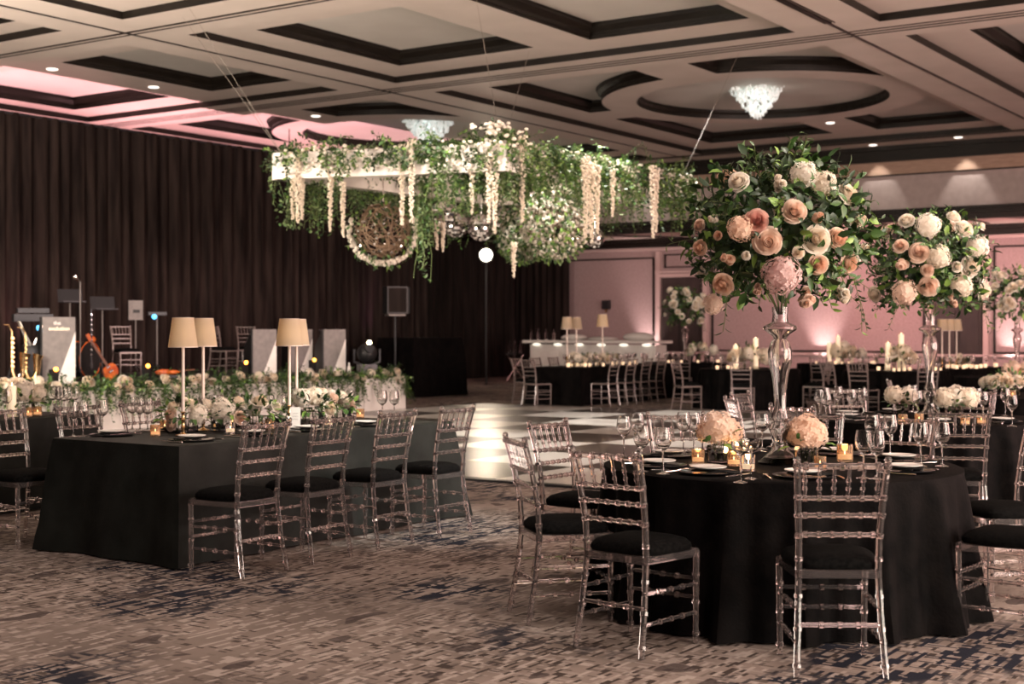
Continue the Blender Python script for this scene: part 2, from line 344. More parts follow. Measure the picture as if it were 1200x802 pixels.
# upper bulkhead, soffit and far wall
b = MB(); b.box((34.85, 6, 5.3), (.3, 40, 2.1)); struct('wall_upper', b, M['wallgrey'])
b = MB(); b.box((34.66, 6, 5.96), (.10, 40, .40)); b.box((34.6, 6, 6.10), (.18, 40, .12)); b.box((34.68, 6, 5.415), (.06, 40, .035))
b.box((34.62, 6, 4.42), (.18, 40, .10)); b.box((34.66, 6, 4.30), (.12, 40, .16)); b.box((34.55, 6, 4.50), (.3, 40, .06))
struct('trim_2', b, M['dark'])
b = MB(); b.box((34.67, 6, 5.595), (.05, 40, .32)); struct('trim_3', b, M['wallbrown'])
b = MB(); b.box((36.4, 6, 4.36), (3.4, 40, .12)); struct('ceiling_soffit', b, M['ceil'])
b = MB()
for v in range(-12, 24, 4):
    for (a, c) in ((35.2, 37.6),): b.box(((a + c) / 2, v + .3, 4.29), (.5, 3.0, .03), rz=.9); b.box((36.2, v + 2.2, 4.29), (2.0, .12, .03))
struct('trim_4', b, M['dark'])
b = MB(); b.box((38.1, 6, 2.15), (.2, 40, 4.3)); struct('wall_far', b, M['wall'])
b = MB(); b.box((15, 25.9, 3.1), (46, .2, 6.2)); struct('wall_left', b, M['wall'])
# doors, pilasters, panels on the far wall
t = MB(); fr = MB(); dk = MB()
doors = [(18.8, 20.15), (10.55, 11.8), (2.2, 3.5)]
for i, (a, c) in enumerate(doors):
    d = MB(); d.box((37.96, (a + c) / 2, 1.55), (.08, c - a, 3.1)); d.box((37.9, (a + c) / 2, 1.2), (.05, .03, 2.3))
    for q in (-1, 1): d.box((37.91, (a + c) / 2 + q * (c - a) / 4, 1.9), (.03, (c - a) * .36, 1.7)); d.box((37.91, (a + c) / 2 + q * (c - a) / 4, .55), (.03, (c - a) * .36, .6))
    struct('door_%d' % (i + 1), d, M['doorwood'])
    t.box((37.92, (a + c) / 2, 3.16), (.16, c - a + .3, .1)); t.box((37.92, (a + c) / 2, 3.27), (.2, c - a + .4, .06))
    for q in (a - .12, c + .12): t.box((37.93, q, 1.95), (.14, .14, 3.9))
    for z in (3.42, 3.80): fr.box((37.975, (a + c) / 2, z), (.05, c - a - .1, .04))
    for q in (a + .08, c - .08): fr.box((37.975, q, 3.61), (.05, .04, .42))
prev = 23.9
for (a, c) in doors + [(-6.4, -5.1)]:
    lo = c + .32; hi = prev
    for z in (.9, 3.72): fr.box((37.975, (lo + hi) / 2, z), (.05, hi - lo, .05))
    for q in (lo, hi): fr.box((37.975, q, 2.3), (.05, .05, 2.84))
    prev = a - .32
t.box((37.9, 6, 3.98), (.2, 40, .08)); t.box((37.95, 6, .12), (.1, 40, .24)); t.box((37.94, 6, .82), (.12, 40, .06))
struct('trim_5', t, M['trim']); struct('trim_6', fr, M['dark'])
b = MB(); b.box((37.86, 6, 4.16), (.28, 40, .22)); b.box((37.8, 6, 4.24), (.4, 40, .1)); struct('trim_7', b, M['dark'])
# dance floor of chequered panels
df = MB()
for i in range(8):
    for j in range(8):
        u = 11.3 + i * 1.45; v = 5.05 + 1.4 * j
        w = .006
        df.box((u + .725, v + .7, .0125), (1.45 - w, 1.4 - w, .025), mi=(0 if (i + j) % 2 == 1 else 1))
U1, V1 = 11.3 + 8 * 1.45, 5.05
edge = [(11.25, (16.25 + V1) / 2, .1, 11.4), (U1 + .05, (16.25 + V1) / 2, .1, 11.4)]
for (x, y, a, c) in edge: df.box((x, y, .011), (a, c, .022), mi=2)
for y in (V1 - .05, 16.3): df.box(((11.3 + U1) / 2, y, .011), (U1 - 11.3, .1, .022), mi=2)
tag(df.build('dance_floor', [M['tile_white'], M['tile_black'], M['black']], None, False), 'glossy black and white chequered dance floor laid on the carpet', 'dance floor')
# ---------------------------------------------------------------- drapes
def drape(name, a, b, z0, z1, mt, amp=.07, per=.26, label='', cat='drape', seed=1):
    rr = random.Random(seed); a = Vector(a); b = Vector(b); L = (b - a).length; d = (b - a).normalized(); n = Vector((-d.y, d.x, 0)); N = int(L / .045)
    ph = 0; xs = []; zs = [z0, z0 + .25, z0 + (z1 - z0) * .35, z0 + (z1 - z0) * .7, z1 - .15, z1]
    offs = []
    for i in range(N + 1):
        ph += .045 / per * 2 * PI * rr.uniform(.5, 1.5); offs.append((math.sin(ph), math.sin(ph * .37 + 1.3), rr.uniform(-.15, .15)))
    vs = []
    for k, z in enumerate(zs):
        am = amp * (1.25, 1.1, 1.0, .85, .6, .45)[k]
        for i in range(N + 1):
            o = offs[i]; p = a + d * (L * i / N) + n * (am * (o[0] * .8 + o[1] * .5 + o[2])); vs.append((p.x, p.y, z))
    q = N + 1
    mb = MB(); mb.add(vs, [(k * q + i, k * q + i + 1, (k + 1) * q + i + 1, (k + 1) * q + i) for k in range(5) for i in range(N)])
    rod = MB(); rod.tube([a + Vector((0, 0, z1 - .02)), b + Vector((0, 0, z1 - .02))], .025, 8)
    o = mb.build(name, mt); tag(o, label, cat)
    rod.build('rod', M['gunmetal'], o); return o
drape('stage_drape', (13.5, 22.0, 0), (28.6, 22.0, 0), .02, 5.5, M['drape'], .09, .3, 'dark plum pleated drape wall hung across the back of the stage', seed=3)
drape('corner_drape', (26.0, 25.3, 0), (37.3, 25.3, 0), .02, 5.5, M['drape_black'], .08, .3, 'dark drape hung behind the draped sound table at the far corner', seed=4)
drape('side_drape', (37.45, 25.3, 0), (37.45, 23.2, 0), .02, 4.2, M['drape_black'], .07, .24, 'narrow dark drape ending beside the framed wall panel by the bar', seed=5)

# ---------------------------------------------------------------- chiavari chair
def zline(profile, z):                    # y of the back post at height z
    for (z0, y0, x0), (z1, y1, x1) in zip(profile, profile[1:]):
        if z0 <= z <= z1:
            t = (z - z0) / (z1 - z0); return y0 + (y1 - y0) * t, x0 + (x1 - x0) * t
    return profile[-1][1:]
BP = [(0, -.245, .190), (.22, -.205, .178), (.44, -.180, .170), (.60, -.190, .172), (.78, -.225, .182), (.925, -.265, .192)]
def knuck(pts_fn, zs, r): return None
def post_mb(mb, sx, full=True):
    zs = [0, .08, .22, .33, .44, .52, .60, .69, .78, .86, .925] if full else [0, .22, .44, .60, .78, .925]
    pts = []
    for z in zs: y, x = zline(BP, z); pts.append((sx * x, y, z))
    mb.tube(pts, [.0125] + [.0145] * (len(pts) - 1), 8 if full else 5)
    if full:
        for z in (.05, .20, .34, .50, .60, .69, .77, .905):
            y, x = zline(BP, z); y2, x2 = zline(BP, z + .02); mb.tube([(sx * x, y, z - .008), (sx * x2, y2, z + .008)], .0185, 8)
        y, x = zline(BP, .925); mb.ball((sx * x, y, .932), .017, 8)
def leg_mb(mb, sx, full=True):
    mb.tube([(sx * .19, .19, 0), (sx * .195, .19, .445)], [.0125, .015], 8 if full else 5)
    if full:
        for z in (.05, .20, .33, .42): mb.tube([(sx * .192, .19, z - .007), (sx * .192, .19, z + .007)], .0185, 8)
def rail_mb(mb, z, full=True, r=.010, knots=6):
    y, x = zline(BP, z); mb.tube([(-x, y, z), (x, y, z)], r, 8 if full else 4)
    if full:
        for i in range(knots): q = -x + 2 * x * (i + .5) / knots; mb.tube([(q - .009, y, z), (q + .009, y, z)], r * 1.45, 8)
def spind_mb(mb, i, full=True):
    y0, x0 = zline(BP, .765); y1, x1 = zline(BP, .905); t = (i + .5) / 6 * 2 - 1
    mb.tube([(t * x0, y0, .765), (t * x1, y1, .905)], .0075, 6 if full else 4)
    if full:
        for q in (.3, .55): mb.tube([(t * (x0 + (x1 - x0) * q), y0 + (y1 - y0) * q, .765 + .14 * q - .006), (t * (x0 + (x1 - x0) * q), y0 + (y1 - y0) * q, .765 + .14 * q + .006)], .0115, 6)
def stretch_mb(mb, a, b, full=True):
    mb.tube([a, b], .0095, 8 if full else 4)
    if full:
        a = Vector(a); b = Vector(b); d = (b - a).normalized()
        for t in (.28, .5, .72): c = a.lerp(b, t); mb.tube([c - d * .009, c + d * .009], .0145, 8)
def frame_mb(mb):
    for (a, c) in (((-.17, -.185, .435), (.17, -.185, .435)), ((-.195, .19, .435), (.195, .19, .435)), ((-.17, -.185, .435), (-.195, .19, .435)), ((.17, -.185, .435), (.195, .19, .435))):
        a = Vector(a); c = Vector(c); d = c - a; mb.box((a + c) / 2, (d.length, .028, .035), math.atan2(d.y, d.x))
def cushion_mb(mb, full=True):
    n = 8; vs = []; rings = [(1.0, .448), (1.04, .463), (1.03, .482), (.93, .502), (.7, .516), (.35, .522)]
    K = 28 if full else 16
    for s_, z in rings:
        for k in range(K):
            a = 2 * PI * k / K; c, s = math.cos(a), math.sin(a); e = 0.42
            x = math.copysign(abs(c) ** e, c) * .195 * s_; y = math.copysign(abs(s) ** e, s) * .190 * s_ + .005
            x *= (1 if y > 0 else 1 + y * .5)
            vs.append((x, y, z))
    fs = [(i * K + k, i * K + (k + 1) % K, (i + 1) * K + (k + 1) % K, (i + 1) * K + k) for i in range(len(rings) - 1) for k in range(K)]
    fs += [tuple(range(K))[::-1], tuple((len(rings) - 1) * K + k for k in range(K))]; mb.add(vs, fs)
STR = [((-.19, -.222, .15), (-.191, .19, .15)), ((.19, -.222, .15), (.191, .19, .15)), ((-.175, -.205, .285), (-.192, .19, .285)), ((.175, -.205, .285), (.192, .19, .285)),
       ((-.177, -.208, .22), (.177, -.208, .22)), ((-.191, .19, .22), (.191, .19, .22)), ((-.191, .19, .31), (.191, .19, .31))]
def make_chair():
    t = thing('chiavari_chair', 'x', 'chair')
    m = MB(); cushion_mb(m); m.build('seat_cushion', M['cushion'], t)
    m = MB(); frame_mb(m); m.build('seat_frame', M['acrylic'], t, False)
    for sx in (-1, 1):
        m = MB(); post_mb(m, sx); m.build('back_post', M['acrylic'], t)
        m = MB(); leg_mb(m, sx); m.build('leg', M['acrylic'], t)
    for z in (.905,): m = MB(); rail_mb(m, z, True, .013, 5); m.build('top_rail', M['acrylic'], t)
    for z in (.765, .69, .605): m = MB(); rail_mb(m, z); m.build('back_rail', M['acrylic'], t)
    for i in range(6): m = MB(); spind_mb(m, i); m.build('spindle', M['acrylic'], t)
    for a, c in STR: m = MB(); stretch_mb(m, a, c); m.build('stretcher', M['acrylic'], t)
    return t
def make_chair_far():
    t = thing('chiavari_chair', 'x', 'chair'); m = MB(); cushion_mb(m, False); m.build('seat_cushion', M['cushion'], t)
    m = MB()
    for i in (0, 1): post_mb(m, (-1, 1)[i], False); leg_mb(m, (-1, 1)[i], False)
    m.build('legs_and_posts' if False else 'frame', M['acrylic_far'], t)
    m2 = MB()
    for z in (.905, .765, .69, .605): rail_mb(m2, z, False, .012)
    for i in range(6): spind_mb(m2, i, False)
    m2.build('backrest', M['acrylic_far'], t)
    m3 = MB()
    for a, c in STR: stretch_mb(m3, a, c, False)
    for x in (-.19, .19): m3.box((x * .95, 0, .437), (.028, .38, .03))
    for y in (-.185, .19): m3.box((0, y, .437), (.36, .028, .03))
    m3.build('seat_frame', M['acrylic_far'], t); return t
CH = make_chair(); CHF = make_chair_far(); used = set()
def chair(p, toward=None, fwd=None, label='', group=None, far=False, z=0):
    src = CHF if far else CH; k = 'f' if far else 'n'
    o = copy_tree(src) if k in used else src; used.add(k)
    d = Vector(fwd) if fwd is not None else Vector(toward) - Vector(p)
    o.location = (p[0], p[1], z); o.rotation_euler = (0, 0, math.atan2(d.y, d.x) - PI / 2); o['label'] = label
    if group: o['group'] = group
    return o

# ---------------------------------------------------------------- cloth-draped tables
def round_table(c, r, label, group=None, h=.76, seed=1, nf=17):
    rr = random.Random(seed); K = 220; vs = []
    ph = [rr.uniform(0, 6.28) for _ in range(4)]
    def fold(a): return .55 * math.sin(nf * a + ph[0] + .8 * math.sin(3 * a + ph[1])) + .35 * math.sin(nf * 1.9 * a + ph[2]) + .3 * math.sin(5 * a + ph[3])
    rings = [(0, h, 0), (.5, h, 0), (.9, h, 0), (.985, h, 0), (1.0, h - .006, 0), (1.004, h - .03, .12), (1.01, h - .12, .35), (1.025, h - .3, .65), (1.045, h - .5, .9), (1.065, .12, 1.1), (1.08, .012, 1.25)]
    for s_, z, f in rings:
        for k in range(K):
            a = 2 * PI * k / K; q = r * max(s_, .0005) + f * .068 * fold(a) * (r / .95)
            vs.append((q * math.cos(a), q * math.sin(a), z))
    m = MB(); m.add(vs, [(i * K + k, i * K + (k + 1) % K, (i + 1) * K + (k + 1) % K, (i + 1) * K + k)[::-1] for i in range(len(rings) - 1) for k in range(K)])
    o = m.build('round_table', M['cloth']); o.location = (c[0], c[1], 0); return tag(o, label, 'table', group)
def rect_table(u0, u1, v0, v1, label, h=.76, seed=2, mt=None, group=None):
    rr = random.Random(seed); cu, cv = (u0 + u1) / 2, (v0 + v1) / 2; hx, hy = (u1 - u0) / 2, (v1 - v0) / 2
    per = []
    def side(a, b, n):
        for i in range(n): per.append((a[0] + (b[0] - a[0]) * i / n, a[1] + (b[1] - a[1]) * i / n))
    nx, ny = int(hx * 2 / .035), int(hy * 2 / .035)
    side((-hx, -hy), (hx, -hy), nx); side((hx, -hy), (hx, hy), ny); side((hx, hy), (-hx, hy), nx); side((-hx, hy), (-hx, -hy), ny)
    K = len(per); ph = [rr.uniform(0, 6.28) for _ in range(3)]; vs = []; L = 0; dist = []
    rings = [(0.0, h, 0), (.6, h, 0), (.99, h, 0), (1, h - .004, 0), (1, h - .03, .1), (1, h - .14, .3), (1, h - .34, .6), (1, h - .56, .85), (1, .1, 1.1), (1, .01, 1.25)]
    for s_, z, f in rings:
        for k, (x, y) in enumerate(per):
            s = k * .035; fo = .4 * math.sin(s * 14 + ph[0] + math.sin(s * 3.1 + ph[1])) + .45 * math.sin(s * 5.3 + ph[2])
            cn = max(0, 1 - min(abs(hx - abs(x)), 9) / .22) * max(0, 1 - min(abs(hy - abs(y)), 9) / .22)
            n = Vector((x / hx, y / hy)); n = Vector((n.x if abs(n.x) > .999 or cn > 0 else 0, n.y if abs(n.y) > .999 or cn > 0 else 0))
            if n.length > 0: n.normalize()
            q = f * (.028 * fo + .03 + cn * .085)
            vs.append((x * s_ + n.x * q, y * s_ + n.y * q, z))
    m = MB(); m.add(vs, [(i * K + k, i * K + (k + 1) % K, (i + 1) * K + (k + 1) % K, (i + 1) * K + k)[::-1] for i in range(len(rings) - 1) for k in range(K)])
    o = m.build('banquet_table', mt or M['cloth']); o.location = (cu, cv, 0); return tag(o, label, 'table', group)
T1 = W(1.45, 7.57); T2 = W(3.45, 11.55)
round_table(T1, .95, 'front round table under a floor-length black cloth, beneath the blush and pink bouquet', seed=3)
round_table(T2, .95, 'round table under black cloth beneath the ivory bouquet, behind the front round table', seed=8)
rect_table(6.08, 8.95, 6.63, 7.85, 'long rectangular table under black satin cloth with four tall lamps, nearest the camera', mt=M['satin'], seed=5)
rect_table(5.2, 8.02, 9.75, 10.95, 'long black-clothed table by the frame edge with a white hydrangea and tall candle', mt=M['satin'], seed=6)
rect_table(23.5, 27.7, 14.3, 15.45, 'long black-clothed table between dance floor and bar with three small shaded lamps', seed=7)
# front round table chairs
G1 = 'chairs around the front round table'
for x, d, lab in ((.60, 6.60, 'clear acrylic chair angled at the front table, its back towards the lamp table'),
                  (1.41, 6.20, 'clear acrylic chair seen squarely from behind, directly before the front round table'),
                  (.27, 7.26, 'clear acrylic chair seen edge-on at the dance-floor side of the front table'),
                  (.43, 8.33, 'clear acrylic chair behind the edge-on one, its back against the chequered floor'),
                  (1.14, 9.02, 'clear acrylic chair across the front table, behind the five wine glasses'),
                  (1.92, 9.05, 'clear acrylic chair mostly hidden behind the tall glass vase of front table'),
                  (2.36, 8.72, 'clear acrylic chair across the front table, behind the domed peach hydrangea'),
                  (2.76, 7.85, 'clear acrylic chair at the frame edge, farther of two beside front table'),
                  (2.43, 6.81, 'clear acrylic chair cut by the frame edge, nearest seat tucked at front table side')):
    chair(W(x, d), T1, None, lab, G1)
G2 = 'chairs around the ivory bouquet table'
for x, d, lab in ((3.10, 9.78, 'clear acrylic chair seen from behind before the ivory bouquet table'),
                  (2.25, 10.45, 'clear acrylic chair turned obliquely at the vase side of ivory bouquet table'),
                  (2.05, 11.45, 'clear acrylic chair seen edge-on just beyond the tall glass vase stem'),
                  (2.25, 12.3, 'clear acrylic chair second beyond the tall glass vase stem'),
                  (3.2, 13.0, 'clear acrylic chair on the far side of the ivory bouquet table'),
                  (4.15, 12.75, 'clear acrylic chair far side of ivory bouquet table, towards the frame edge')):
    chair(W(x, d), T2, None, lab, G2)
# lamp table chairs
G3 = 'chairs along the near long table'
for i, (u, dv) in enumerate(((6.19, 0), (6.80, 0.0), (7.49, .03), (8.14, 0))):
    chair((u, 6.245 + dv, 0), None, (0, 1, 0), 'clear acrylic chair, %s, on the carpet side of long lamp table' % ('first and nearest', 'second from the near end', 'third from the near end', 'last by the dance floor')[i], G3)
for i, u in enumerate((6.16, 6.82, 7.42, 8.1)):
    chair((u, 8.27, 0), None, (0, -1, 0), 'clear acrylic chair, %s on the stage side of long lamp table' % ('first at the near corner', 'second behind the wine glasses', 'third behind the flowers', 'last behind the flowers')[i], G3)
# distant chairs
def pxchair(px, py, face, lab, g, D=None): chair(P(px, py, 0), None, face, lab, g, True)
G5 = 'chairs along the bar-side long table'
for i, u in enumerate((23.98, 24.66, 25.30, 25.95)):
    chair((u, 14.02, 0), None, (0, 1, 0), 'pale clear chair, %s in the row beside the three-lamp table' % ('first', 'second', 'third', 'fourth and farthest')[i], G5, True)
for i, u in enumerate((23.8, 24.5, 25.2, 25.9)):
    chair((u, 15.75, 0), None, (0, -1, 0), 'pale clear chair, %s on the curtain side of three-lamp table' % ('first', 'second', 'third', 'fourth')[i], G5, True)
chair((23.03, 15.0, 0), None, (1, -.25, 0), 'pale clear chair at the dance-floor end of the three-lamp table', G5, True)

# far round tables
def far_table(px, D, lab, r=.95, seed=1):
    c = W((px - 600) / FPX * D, D); round_table(c, r, lab, seed=seed); return c
T6 = far_table(878, 26.8, 'far round black table with two pillar candles, seen just beyond the tall glass vase', seed=11)
T7 = far_table(985, 31.0, 'far round black table with two pillar candles before the pink-lit column', seed=12)
T8 = far_table(1050, 25.7, 'far round black table with two pillar candles left of the white-lamp table'.replace('left of', 'beside'), seed=13)
T12 = far_table(803, 32.3, 'far round black table under the distant bouquet beside the bar', seed=14)
T10 = far_table(1213, 15.6, 'black round table at the frame edge with a white rose mound and candle', seed=15)
T11 = far_table(1192, 22.0, 'far black round table at frame edge carrying the distant tall bouquet', seed=16)
T9 = P(1085, 433, .76)
p9 = W(8.89, 27.5); rect_table(p9.x - 1.2, p9.x + 1.2, p9.y - .5, p9.y + .5, 'far black-clothed rectangular table with three white lamps', seed=17)
T9c = Vector((p9.x, p9.y, 0))
GF = 'pale chairs around the far tables'
def around(c, angs, r=1.22, name=''):
    for a, lab in angs:
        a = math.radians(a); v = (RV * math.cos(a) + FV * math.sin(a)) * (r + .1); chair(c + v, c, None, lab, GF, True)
around(T6, [(-105, 'pale chair squarely before the far candle table nearest the glass vase'), (-160, 'pale chair on the bar side of the far candle table by the glass vase'), (-30, 'pale chair on outer side of the far candle table by the vase'), (80, 'pale chair beyond the far candle table by the vase')])
around(T12, [(-100, 'pale chair in front of the table under the distant bouquet'), (-60, 'pale chair with visible seat before the table under the distant bouquet'), (150, 'pale chair on the bar side of table under the distant bouquet'), (20, 'pale chair on outer side of table under the distant bouquet')])
around(T7, [(-120, 'pale chair before the candle table at the pink-lit column'), (-160, 'pale chair at the vase side of candle table at pink-lit column'), (-40, 'pale chair outer side of the candle table at pink-lit column')])
around(T8, [(-85, 'pale chair squarely before the candle table beside the white-lamp table'), (-155, 'pale chair turned sideways at the candle table beside white-lamp table'), (-130, 'pale chair oblique before the candle table beside white-lamp table')])
around(T10, [(170, 'pale chair beside the white rose mound table at frame edge')])

# ---------------------------------------------------------------- tableware meshes
def lathe_me(name, prof, mt, n=20):
    m = MB(); m.lathe(prof, n); return m.build(name, mt, data_only=True)
def glass_prof(h, rb, hb, rr=.033, base=.034, t=.0012):
    # h total, bowl starts at h-hb
    z0 = h - hb; o = [(0, 0), (base, .001), (base, .003), (.010, .008), (.0042, .02), (.0038, z0 * .6), (.0045, z0 - .01)]
    bowl = [(.012, z0), (rb * .7, z0 + hb * .12), (rb * .96, z0 + hb * .3), (rb, z0 + hb * .45), (rb * .95, z0 + hb * .68), (rr, h)]
    inner = [(max(r - t, 0), z + (.003 if i == 0 else .001)) for i, (r, z) in enumerate(bowl)]
    return o + bowl + inner[::-1] + [(0, z0 + .004)]
WG = lathe_me('wine_glass', glass_prof(.235, .042, .115, .034), M['glass'], 24)
GG = lathe_me('goblet', glass_prof(.215, .044, .105, .037), M['glass'], 24)
CP = lathe_me('coupe_glass', [(0, 0), (.032, .001), (.032, .003), (.006, .01), (.004, .03), (.004, .12), (.012, .132), (.035, .15), (.046, .175), (.0465, .195), (.045, .195), (.044, .176), (.033, .152), (.010, .136), (0, .135)], M['glass'], 24)
WGF = lathe_me('wine_glass_small', [(0, 0), (.034, .002), (.006, .01), (.004, .11), (.03, .13), (.042, .165), (.035, .235)], M['glass'], 10)
PL = lathe_me('bread_plate', [(0, .004), (.065, .004), (.088, .012), (.092, .013), (.091, .009), (.068, .0), (0, .0)], M['porcelain'], 32)
DP = lathe_me('charger_plate', [(0, .003), (.105, .003), (.145, .012), (.15, .013), (.149, .009), (.11, .0), (0, .0)], M['charger'], 40)
LC = lathe_me('lace_coaster', [(0, .004), (.06, .004), (.085, .005), (.085, .0), (0, .0)], noisy(mat('lace', (.5, .46, .42), .5, metal=.4), (.1, .09, .08), (.8, .74, .68), 160, 1), 28)
def napkin_me():
    m = MB(); nx, ny = 12, 6; vs = []
    for j in range(ny + 1):
        for i in range(nx + 1):
            x = (i / nx - .5) * .24; y = (j / ny - .5) * .10 * (1 + .25 * math.sin(i * 1.3)); vs.append((x, y + .012 * math.sin(i * .7), .008 + .012 * abs(math.sin(j * 1.2 + i * .5)) + .006 * math.sin(i)))
    q = nx + 1; m.add(vs, [(j * q + i, j * q + i + 1, (j + 1) * q + i + 1, (j + 1) * q + i) for j in range(ny) for i in range(nx)])
    o = len(vs); m.add([(x, y, .0005) for x, y, z in vs], [(j * q + i, (j + 1) * q + i, (j + 1) * q + i + 1, j * q + i + 1) for j in range(ny) for i in range(nx)])
    b = [i for i in range(q)] + [j * q + nx for j in range(1, ny + 1)] + [ny * q + i for i in range(nx - 1, -1, -1)] + [j * q for j in range(ny - 1, 0, -1)]
    m.f += [(b[k], b[(k + 1) % len(b)], b[(k + 1) % len(b)] + o, b[k] + o) for k in range(len(b))]; m.m += [0] * len(b)
    return m.build('napkin', M['napkin'], data_only=True)
NP = napkin_me()
def knife_me():
    m = MB(); m.box((0, -.06, .0045), (.012, .09, .005)); m.box((0, .04, .004), (.016, .12, .0025)); m.ball((0, -.105, .0045), .006, 8, sc=(1, 1, .4)); m.add([(-.008, .10, .004), (.008, .10, .004), (-.006, .118, .004), (.008, .10, .0065), (-.008, .10, .0065), (-.006, .118, .0065)], [(0, 2, 1), (4, 3, 5), (0, 4, 5, 2), (1, 2, 5, 3), (0, 1, 3, 4)]); return m.build('knife', M['silver'], data_only=True)
def fork_me():
    m = MB(); m.tube([(0, -.1, .006), (0, 0, .005), (0, .04, .008)], [.005, .003, .004], 6)
    for i in range(4): m.tube([((i - 1.5) * .002, .035, .008), ((i - 1.5) * .006, .055, .007), ((i - 1.5) * .006, .10, .009)], .0017, 5)
    return m.build('fork', M['silver'], data_only=True)
KN, FK = knife_me(), fork_me()
def votive_proto(r=.036, h=.075, amber=True):
    t = thing('votive_candle', 'x', 'candle'); m = MB()
    m.lathe([(0, .0), (r * .94, 0), (r, .006), (r, h), (r - .003, h), (r - .003, .010), (0, .009)], 24); m.build('glass_cup', M['amber'] if amber else M['glass'], t)
    m = MB(); m.lathe([(0, .011), (r * .84, .011), (r * .84, h * .42), (r * .5, h * .40), (0, h * .40)], 20); wx = m.build('wax', M['waxglow'], t)
    m = MB(); m.lathe([(0, h * .42), (.003, h * .48), (.0035, h * .56), (0, h * .70)], 8); m.build('flame', M['flame'], wx); return t
VA = votive_proto(); VC = votive_proto(.034, .08, False); vused = set()
def votive(p, label, clear=False, sc=1.0, group=None):
    s = VC if clear else VA; o = copy_tree(s) if id(s) in vused else s; vused.add(id(s)); o.location = p; o.scale = (sc,) * 3; o['label'] = label
    if group: o['group'] = group
    return o
GLOW = lathe_me('tea_light', [(0, 0), (.033, 0), (.036, .07), (.032, .07), (.030, .04), (0, .04)], M['waxglow'], 10)

# ---------------------------------------------------------------- flowers
def rdir(rnd=R):
    z = rnd.uniform(-1, 1); a = rnd.uniform(0, 2 * PI); q = math.sqrt(1 - z * z); return Vector((q * math.cos(a), q * math.sin(a), z))
def rose_mb(m, c, d, r, mi=0, rnd=R, op=1.0):
    d = d.normalized(); u = d.orthogonal().normalized(); w = d.cross(u)
    fr = lambda x, y, z: c + (u * x + w * y + d * z) * r
    a0 = rnd.uniform(0, 6); cx_r, cy_r = rnd.uniform(-.16, .16), rnd.uniform(-.16, .16)
    for ring, (n, rad, top, lean, half) in enumerate(((2, .08, .70, .0, 1.9), (3, .19, .74, .0, 1.5), (3, .31, .71, .02, 1.4), (4, .43, .64, .05, 1.15), (4, .55, .54, .10, 1.15), (5, .66, .40, .16, .95), (5, .76, .22, .26, .95), (6, .83, -.02, .46, .80))):
        for k in range(n):
            a = a0 + ring * .9 + 2 * PI * k / n + rnd.uniform(-.15, .15); G = []; tp = top + rnd.uniform(-.09, .07); ox, oy = cx_r * top, cy_r * top; bul = rnd.uniform(.93, 1.1)
            for j in range(5):
                t = j / 4; z = -.4 + (tp + .4) * t; rr_ = rad * (.6 + .48 * math.sin(t * PI * .62)) + lean * t * t * .25
                if j == 4: z -= lean * .2 + .035; rr_ += .045 + lean * .10
                for i in range(6):
                    s = (i / 5 - .5) * 2; aa = a + s * half * (.65 + .35 * math.sin(t * PI * .75)); q = rr_ * (1 - .07 * s) + (.10 * lean * (1 - abs(s)) if j == 4 else 0); zz = z - .13 * s * s * t
                    G.append(fr(q * bul * math.cos(aa) + ox, q * bul * math.sin(aa) + oy, zz))
            m.add(G, [(j * 6 + i, j * 6 + i + 1, (j + 1) * 6 + i + 1, (j + 1) * 6 + i) for j in range(4) for i in range(5)], 1 if ring < 4 and not mi else mi)
    m.ball(c - d * r * .1, r * .45, 8, mi)
def hydr_mb(m, c, d, r, mi=0, n=150, rnd=R):
    for i in range(n):
        z = 1 - 2 * (i + .5) / n; a = i * 2.39996; q = math.sqrt(1 - z * z); v = Vector((q * math.cos(a), q * math.sin(a), z))
        p = c + v * r * (.90 + .08 * math.sin(a * 3 + z * 5) + rnd.uniform(-.04, .05)) * (1 if v.dot(d) > -.3 else .86); v = (v + rdir(rnd) * .45).normalized(); u = v.orthogonal().normalized(); w = v.cross(u); t = rnd.uniform(0, 1.5); s = r * .155
        for k in range(4):
            b = t + k * PI / 2; e = (u * math.cos(b) + w * math.sin(b)); f2 = (u * math.cos(b + PI / 2) + w * math.sin(b + PI / 2))
            m.add([p, p + e * s * .75 - f2 * s * .5 + v * s * .18, p + e * s * 1.3 + v * s * .05, p + e * s * .75 + f2 * s * .5 + v * s * .18], [(0, 1, 2), (0, 2, 3)], mi)
    m.ball(c, r * .70, 12, mi)
def stock_mb(m, c, d, r, mi=0, rnd=R):
    ax = (Vector((0, 0, 1)) + d * .4).normalized()
    for i in range(9):
        v = Vector((rnd.uniform(-1, 1), rnd.uniform(-1, 1), rnd.uniform(-1, 1))) * .42; rose_mb(m, c + v * r + ax * r * rnd.uniform(-.9, .9), (d + v).normalized(), r * .42, mi, rnd)
def proto(fn, name, mt, r=1.0): m = MB(); fn(m, Vector((0, 0, 0)), Vector((0, 0, 1)), r); return m.build(name, mt, data_only=True)
FL = {}
def bloom(kind, c):
    k = (kind, c, R.randrange(4))
    if k not in FL: FL[k] = proto({'rose': rose_mb, 'hydrangea': hydr_mb, 'stock': stock_mb}[kind], kind, [M[c], M[c + '_heart']])
    return FL[k]
def put_bloom(parent, kind, colr, p, d, r):
    q = Vector(d).to_track_quat('Z', 'Y'); q = q @ Matrix.Rotation(R.uniform(0, 6), 3, 'Z').to_quaternion()
    o = bpy.data.objects.new(kind, bloom(kind, colr)); COL.objects.link(o); o.parent = parent; o.location = p; o.rotation_mode = 'QUATERNION'; o.rotation_quaternion = q; o.scale = (r, r, r); return o
